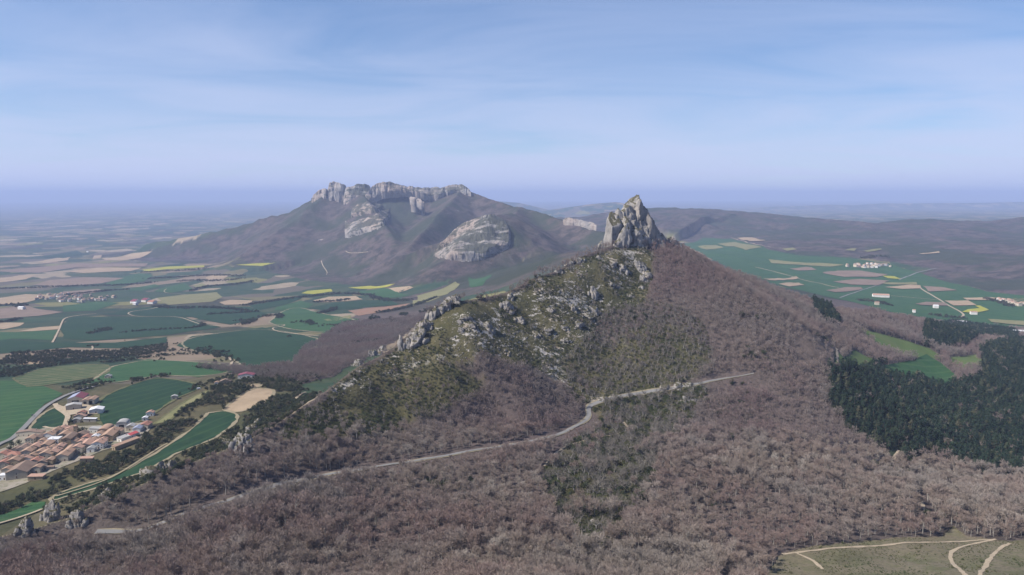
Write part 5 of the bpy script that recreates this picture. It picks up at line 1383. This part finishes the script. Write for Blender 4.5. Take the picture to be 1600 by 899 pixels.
HOUSES = [  # x, y (in eighths of a pixel), width, length, eaves, turn, roof form, wall, roof, label, extras
 (360,345,30,9,4.5,2,'gable','cream','brown','long low cream building with brown roof by the road above the village',dict(rise=2.0,win=5,ridge_x=True)),
 (370,470,9,15,8.5,8,'gable','cream','tan','tall cream three storey house with windows at the upper left of the village',dict(win=3,chimney=True)),
 (465,440,9,13,7,8,'gable','stone','brown','stone house with brown roof just right of the tall cream house',dict(win=2)),
 (590,410,13,8,7.5,4,'gable','white','tan','white fronted house behind the flat roofed white house',dict(win=4)),
 (665,475,12,10,8.5,6,'flat','white','white','flat roofed white house with a terrace in the village middle',dict(win=3)),
 (600,500,11,12,6.5,8,'gable','ochre','tan','ochre house below the flat roofed white house',dict(win=3)),
 (830,478,10,22,9,10,'gable','ochre','brown','large ochre stone church like hall with dark side wall in the village middle',dict(win=1,chimney=False)),
 (945,372,4,4,15,8,'hip','ochre','tan','slim square ochre bell tower in the village middle',dict(win=1,door=False,cat='tower',rise=1.2)),
 (790,405,12,18,7,10,'gable','stone','tan','long stone house with tan roof behind the ochre hall',dict(win=2)),
 (1000,395,12,12,6.5,6,'gable','stone','brown','brown roofed stone house right of the bell tower',dict(win=2,chimney=True)),
 (700,330,10,10,6,8,'gable','white','tan','small white house at the back of the village under the tower',dict(win=2)),
 (770,300,11,10,5,8,'gable','cream','pink','pink roofed house at the top end of the village lane',dict(win=2)),
 (860,320,12,10,5.5,6,'gable','beige','pink','pink roofed beige house behind the bell tower',dict(win=2)),
 (1070,425,10,12,5.5,10,'gable','cream','red','reddish roofed house right of the brown roofed stone house',dict(win=2)),
 (1195,298,15,8,4.5,2,'shed','white','grey','white shed with grey roof behind a dark tree in the village',dict(win=3,door=False,cat='shed',rise=0.8)),
 (1290,330,12,20,5.5,10,'arch','beige','tan','barn with rounded tan roof at the back right of the village',dict(rise=3.0,win=0,cat='barn',big_door=True)),
 (1235,372,12,9,4.5,6,'gable','cream','tan','cream gabled house in front of the rounded barn',dict(win=2)),
 (1175,405,9,8,5,6,'gable','white','white','small white gabled house right of the reddish roof',dict(win=2)),
 (1160,440,9,9,4.5,6,'gable','cream','tan','low cream gabled house below the small white gable',dict(win=2)),
 (1330,405,13,30,6,10,'gable','ochre','tan','very long tan roof running back at the right of the village',dict(win=2)),
 (1215,505,13,13,6,8,'gable','white','pink','white house with salmon roof and row of windows at the village edge',dict(win=4,chimney=True)),
 (1130,545,8,8,4,8,'gable','white','grey','low white outbuilding left of the salmon roofed white house',dict(win=1)),
 (955,560,12,12,6,6,'gable','cream','pink','cream gabled house with pink roof in the lower village',dict(win=2)),
 (1060,520,10,20,6,12,'gable','stone','pink','long pink roof with a dark side running back from the lower village',dict(win=1)),
 (560,650,14,14,6.5,8,'gable','beige','tan','wide beige house with tan roof in the lower village',dict(win=3)),
 (650,620,12,14,6,10,'gable','stone','pink','pink roofed stone house right behind the wide beige house',dict(win=2)),
 (770,660,13,16,5.5,10,'gable','cream','tan','low cream fronted house on the scrub side of the village',dict(win=2)),
 (850,600,11,16,5.5,12,'gable','stone','tan','tan roofed row house above the low cream front',dict(win=1)),
 (500,620,12,12,6,8,'gable','cream','tan','cream house with tan roof in the village centre left',dict(win=2)),
 (330,620,11,14,7,10,'gable','beige','tan','beige house with a tall shaded side at the village left',dict(win=2)),
 (430,560,12,14,7,8,'gable','stone','pink','pink roofed stone house left of the flat roofed terrace',dict(win=2)),
 (560,540,10,16,7,10,'gable','stone','tan','narrow tan roofed house with dark side under the flat roofed terrace',dict(win=1)),
 (265,575,12,14,6,8,'gable','cream','brown','brown roofed cream house at the left behind the red roofs',dict(win=2)),
 (150,645,15,10,5.5,4,'gable','white','red','white house with a dark red hipped roof at the village left',dict(win=3,kind_='hip')),
 (20,650,12,12,6,6,'gable','cream','red','red roofed house cut by the left picture edge',dict(win=2)),
 (165,745,12,12,7.5,8,'gable','ochre','tan','ochre three storey house with porch at the lower left of the village',dict(win=3)),
 (330,680,10,8,4.5,6,'gable','white','pink','small white gabled house between ochre and orange roofs',dict(win=2)),
 (430,725,11,11,5.5,8,'gable','beige','red','orange red roofed house in the lower left of the village',dict(win=2)),
 (525,725,10,9,4.5,8,'gable','stone','brown','low brown roofed house right of the orange red roof',dict(win=1)),
 (615,705,7,9,5,6,'gable','ochre','tan','small yellow fronted house at the bottom edge of the village',dict(win=1)),
 (455,805,8,9,5.5,6,'gable','beige','tan','beige block house at the bottom edge of the village',dict(win=1)),
 (565,765,16,4,2.5,14,'shed','stone','brown','low stone outhouse along the bottom edge of the village',dict(win=0,cat='shed',rise=0.5)),
 (210,880,20,26,6,12,'gable','stone','brown','big greyish brown roofed barn at the lower left corner of the village',dict(win=1,cat='barn')),
 (40,760,12,12,6,8,'gable','stone','red','red roofed stone house near the left edge below the ochre house',dict(win=2)),
 (80,820,10,8,4.5,6,'gable','beige','tan','beige shed near the left edge by the big barn',dict(win=1)),
 (30,895,8,7,4.5,4,'flat','white','white','flat white box building at the left edge below the village',dict(win=2)),
 (1080,668,12,7,3.5,16,'shed','ochre','pink','low pink roofed shed alone in the scrub below the village',dict(win=0,cat='shed',rise=0.8)),
 (440,890,14,8,2.8,8,'shed','ochre','pink','ruined pinkish shed below the village in the scrub',dict(win=0,cat='shed',rise=0.6)),
 (1420,515,5,34,3.5,-20,'shed','ochre','tan','narrow long tan roofed shed along the lower right village edge',dict(win=0,cat='shed',rise=0.8)),
 (1490,410,7,26,3.5,-20,'shed','white','grey','narrow long grey roofed shed beside the crimson roof',dict(win=0,cat='shed',rise=0.8)),
 (1600,372,8,12,4,-18,'gable','white','crimson','small building with crimson roof at the right end of the village',dict(win=1)),
]
for cx, cy, w, l, h, rot, kind, wall, roof, lab, ex in HOUSES:
    px, py = V(cx, cy); ex = dict(ex); rx = ex.pop('ridge_x', False); kind = ex.pop('kind_', kind); cat = ex.pop('cat', 'house')
    nm = {'house': 'house', 'tower': 'bell_tower', 'shed': 'shed', 'barn': 'barn'}[cat]
    building(nm, px, py, w, l, h, rot, kind, wall, roof, lab, cat, group=VG, **ex)
for i, (cx, cy, w, l, h, rot, wall, roof) in enumerate([(905,470,8,10,5.5,8,'cream','tan'),(740,540,9,11,5.5,10,'beige','pink'),(640,560,8,10,6,6,'cream','tan'),(880,545,8,9,5,10,'stone','tan'),(1010,470,8,10,5,8,'cream','pink'),
      (1100,480,8,9,4.5,8,'beige','tan'),(1270,450,8,10,5,10,'cream','pink'),(1400,350,9,10,5,8,'white','tan'),(1470,330,9,10,5,8,'cream','tan'),(700,600,8,9,5.5,8,'stone','brown'),
      (400,650,8,9,5.5,8,'cream','tan'),(250,690,9,9,5.5,6,'stone','pink'),(90,690,9,9,5.5,6,'cream','brown'),(200,560,9,9,5,8,'stone','brown'),(300,540,8,9,6,8,'beige','pink'),(520,480,8,9,7,8,'cream','tan'),(650,360,8,9,6,8,'stone','tan'),(560,590,8,9,6,8,'cream','pink')]):
    building('house', *V(cx, cy), w, l, h, rot, 'gable', wall, roof, 'small %s house with %s roof squeezed between larger houses of the near village' % (wall, roof), 'house', group=VG, win=2)
FB = 'farm buildings near the village'
for a in [
 ('barn', 118, 631, 20, 26, 6.5, 14, 'gable', 'cream', 'maroon', 'big barn with roof half blue grey and half maroon in the farm', dict(roof2='blue', rise=3.5, win=0, big_door=True)),
 ('shed', 115, 641, 18, 11, 5.5, 24, 'gable', 'beige', 'grey', 'beige farm shed with grey roof in front of the maroon barn', dict(rise=1.8, win=0)),
 ('barn', 133, 633, 9, 18, 5.5, 10, 'gable', 'cream', 'tan', 'left one of the twin gabled tan roofed farm barns', dict(win=0, big_door=True)),
 ('barn', 142, 632, 9, 18, 5.5, 10, 'gable', 'cream', 'tan', 'right one of the twin gabled tan roofed farm barns', dict(win=0, big_door=True)),
 ('shed', 150, 647, 16, 14, 4.5, 18, 'gable', 'white', 'white', 'white sheet metal farm shed at the edge of the dark green field', dict(rise=2.0, win=0)),
 ('house', 127, 651, 10, 7, 4, 6, 'gable', 'stone', 'red', 'small red roofed house above the lower farm plot', dict(win=2)),
 ('house', 124, 656, 15, 6, 3.5, 4, 'gable', 'stone', 'pink', 'long pinkish roofed house in the lower farm plot', dict(win=2)),
 ('shed', 140, 660, 15, 5, 3.2, 6, 'shed', 'beige', 'white', 'long white roofed shed in the lower farm plot', dict(win=0, rise=0.7)),
 ('shed', 119, 661, 9, 6, 3.2, 6, 'gable', 'stone', 'grey', 'small grey roofed shed in the lower farm plot', dict(win=0)),
 ('barn', 190, 670, 13, 14, 5, 12, 'arch', 'white', 'grey', 'white hangar with rounded grey roof behind the village', dict(rise=3.2, win=0, big_door=True)),
 ('house', 203, 674, 9, 10, 5, 8, 'gable', 'cream', 'grey', 'cream house with grey roof right of the rounded hangar', dict(win=1)),
 ('house', 213, 677, 9, 12, 4.5, 8, 'gable', 'white', 'blue', 'white house with bluish roof right of the rounded hangar', dict(win=1)),
 ('house', 224, 672, 11, 14, 4.5, 4, 'gable', 'cream', 'red', 'red roofed house at the upper right end of the village', dict(win=2)),
 ('house', 234, 651, 9, 8, 4, 10, 'gable', 'white', 'pink', 'small white house by itself on the strip above the village', dict(win=2)),
 ('shed', 226, 658, 6, 6, 3, 10, 'gable', 'white', 'white', 'tiny white hut below the lone white house on the strip', dict(win=0)),
 ('shed', 272, 625, 8, 6, 4, 10, 'gable', 'beige', 'grey', 'lone stone hut at the corner of the dark green field', dict(win=1)),
 ('barn', 384, 592, 24, 14, 5, 8, 'gable', 'white', 'maroon', 'white barn with maroon roof beyond the scrub belt', dict(rise=2.6, win=3, door=False)),
 ('house', 352, 601, 16, 8, 4, 12, 'gable', 'ochre', 'brown', 'brown roofed farmhouse row left of the maroon roofed barn', dict(win=3)),
 ('shed', 338, 603, 6, 6, 4, 8, 'gable', 'white', 'tan', 'small white farm shed left of the brown farmhouse row', dict(win=1)),
 ('house', 168, 592, 10, 7, 4, 6, 'gable', 'beige', 'grey', 'small grey roofed house among trees in the green fields', dict(win=2)),
 ]:
    building(*a[:11], cat=a[0], group=FB, **a[11])
# distant villages: small plain houses, each its own thing
def far_house(name, px, py, w, l, h, rot, wall, roof, label, group, cat='house', kind='gable'):
    base = hit(px, py, 1500); a_ = math.radians(rot); z0 = base[2] + 1.5 + 0.0007 * base[1]
    root = empty(name, (base[0], base[1], z0), label, cat, group); root.rotation_euler = (0, 0, a_)
    rise = w * 0.2; x, y, e = w / 2, l / 2, 0.5; k_ = rise / x
    link('wall', qmesh('wall', *wall_prism(w, l, h, rise, 'gable')), WALL[wall], root)
    L_ = [(-x - e, -y - e, h - k_ * e), (0, -y - e, h + rise), (0, y + e, h + rise), (-x - e, y + e, h - k_ * e)]
    R_ = [(0, -y - e, h + rise), (x + e, -y - e, h - k_ * e), (x + e, y + e, h - k_ * e), (0, y + e, h + rise)]
    link('roof', qmesh('roof', *merge([slab(L_), slab(R_)])), ROOF[roof], root)
def far_village(n_, cx, cy, rx, ry, tilt, label, group, seed, size=1.0):
    r_ = np.random.default_rng(seed)
    for i in range(n_):
        t = r_.normal(0, 0.5); px = cx + rx * np.clip(t, -1, 1); py = cy + ry * r_.uniform(-1, 1) * (1 - 0.5 * abs(np.clip(t, -1, 1))) + tilt * (px - cx)
        far_house('house', px, py, size * r_.uniform(9, 13), size * r_.uniform(11, 20), size * r_.uniform(5, 8), r_.uniform(-40, 40), *(lambda wc, rc: (wc, rc, label % (wc, rc), group))(str(r_.choice(['cream', 'white', 'beige', 'cream', 'white'])), str(r_.choice(['tan', 'pink', 'brown', 'pink', 'tan']))))
far_village(64, 112, 467, 56, 7, 0.03, 'small %s house with %s roof in the far village of the left plain', 'houses of the far village in the left plain', 701)
far_village(40, 1358, 417, 34, 3.0, 0.0, 'tiny %s house with %s roof in the village below the right hand woods', 'houses of the far right valley village', 702, 1.15)
far_village(16, 1578, 474, 26, 3.0, 0.22, 'tiny %s house with %s roof in the hamlet at the right picture edge', 'houses of the hamlet at the right edge', 703, 1.1)
for px, py, w, l, wall, roof, lab in [
  (212,474,26,40,'white','maroon','left white industrial hall with maroon roof beside the far village'), (229,472,26,40,'white','maroon','rear white industrial hall with maroon roof beside the far village'),
  (238,475,30,30,'white','red','right white industrial hall with reddish roof beside the far village'), (212,477,16,18,'white','white','small white hall in front of the maroon roofed halls'),
  (178,466,14,20,'cream','tan','detached pale house between the far village and the industrial halls'), (1376,465,60,22,'white','pink','long white farm hall with pink roof in the right valley'),
  (1462,482,16,14,'white','white','small white farm building in the middle of the right valley'), (1521,492,20,14,'white','tan','pale farm shed by the yellow field in the right valley'),
  (1502,508,26,16,'white','white','white hall behind the dark pines in the right valley'), (1592,523,30,14,'white','white','white shed at the right picture edge above the big pine wood'),
  (1428,489,8,10,'white','tan','tiny pale tower house above the bare wood in the right valley'), (1370,477,14,12,'cream','tan','small pale house at the foot of the flank in the right valley'),
  (34,484,26,14,'white','white','long white shed left of the far village'), (137,395,20,10,'white','white','tiny white silo far out on the left plain')]:
    far_house('hall', px, py, l, w, 7, 75, wall, roof, lab, None, 'building')
# garden trees among the houses
for k_, (cx, cy, sc_, lab) in enumerate([(880,180,1.3,'dark garden tree beside the lower farm plot'),(1040,300,1.5,'broad dark tree behind the white shed of the village'),(980,310,1.2,'rounded dark tree left of the broad tree behind the white shed'),(395,310,1.0,'dark tree in front of the long low cream building'),
      (170,480,1.3,'bushy tree beside the road at the upper left of the village'),(120,510,1.1,'dark bush left of the bushy roadside tree by the village'),(235,440,1.1,'tree between the road and the tall cream house'),(1030,620,1.1,'small tree at the scrub side of the lower village'),(250,620,0.9,'garden tree by the dark red hipped roof'),(110,800,0.9,'garden tree near the beige shed at the left edge')]):
    b_ = hit(*V(cx, cy), 560); tree('garden_tree', OAKS[k_ % 5], b_, k_ * 1.3, sc_, lab, 'tree', 'garden trees of the near village')
# vehicles
m_carp = flat_mat('dark_car_paint', (0.03, 0.032, 0.04), (0.04, 0.042, 0.05), 1.0, 0.3); m_vanp = flat_mat('white_van_paint', (0.75, 0.75, 0.74), (0.7, 0.7, 0.69), 1.0, 0.35); m_tyre = flat_mat('black_rubber', (0.02, 0.02, 0.02), (0.03, 0.03, 0.03), 1.0)
def vehicle(name, px, py, rot, L, W, prof, glass, mat, label, cat):
    b_ = hit(px, py, 560); root = empty(name, (b_[0], b_[1], b_[2] + 2.6), label, cat); root.rotation_euler = (0, 0, math.radians(rot))
    def extr(pr, x0, x1):
        n_ = len(pr); v = [(x0, p_[0], p_[1]) for p_ in pr] + [(x1, p_[0], p_[1]) for p_ in pr]
        return v, [tuple(range(n_)), tuple(range(2 * n_ - 1, n_ - 1, -1))] + [(i, n_ + i, n_ + (i + 1) % n_, (i + 1) % n_) for i in range(n_)]
    link('body', qmesh('body', *extr(prof, -W / 2, W / 2)), mat, root)
    link('window', qmesh('window', *extr(glass, -W / 2 - .015, W / 2 + .015)), m_glass, root)
    for sx_ in (-1, 1):
        for sy_ in (-L * .31, L * .31):
            ring = [(sy_ + .33 * math.cos(t_), .33 + .33 * math.sin(t_)) for t_ in np.linspace(0, 6.283, 13)[:-1]]
            wh = link('wheel', qmesh('wheel', *extr(ring, sx_ * W / 2 - .12, sx_ * W / 2 + .06)), m_tyre, root)
vehicle('car', 51, 652, 25, 4.2, 1.75, [(-2.1,.3),(2.1,.3),(2.1,.75),(1.95,.9),(1.0,1.0),(.4,1.45),(-1.3,1.48),(-2.0,.95),(-2.1,.8)], [(.92,1.02),(.42,1.38),(-1.2,1.4),(-1.75,1.02)], m_carp, 'small dark car driving on the grey road left of the farm', 'car')
vehicle('van', 311, 611, -60, 5.4, 2.0, [(-2.7,.3),(2.7,.3),(2.7,1.0),(2.0,1.3),(1.5,2.2),(-2.7,2.25)], [(1.9,1.32),(1.5,2.0),(.6,2.0),(.6,1.32)], m_vanp, 'white van parked on the dry strip at the end of the dark green field', 'van')
#@@NEXT
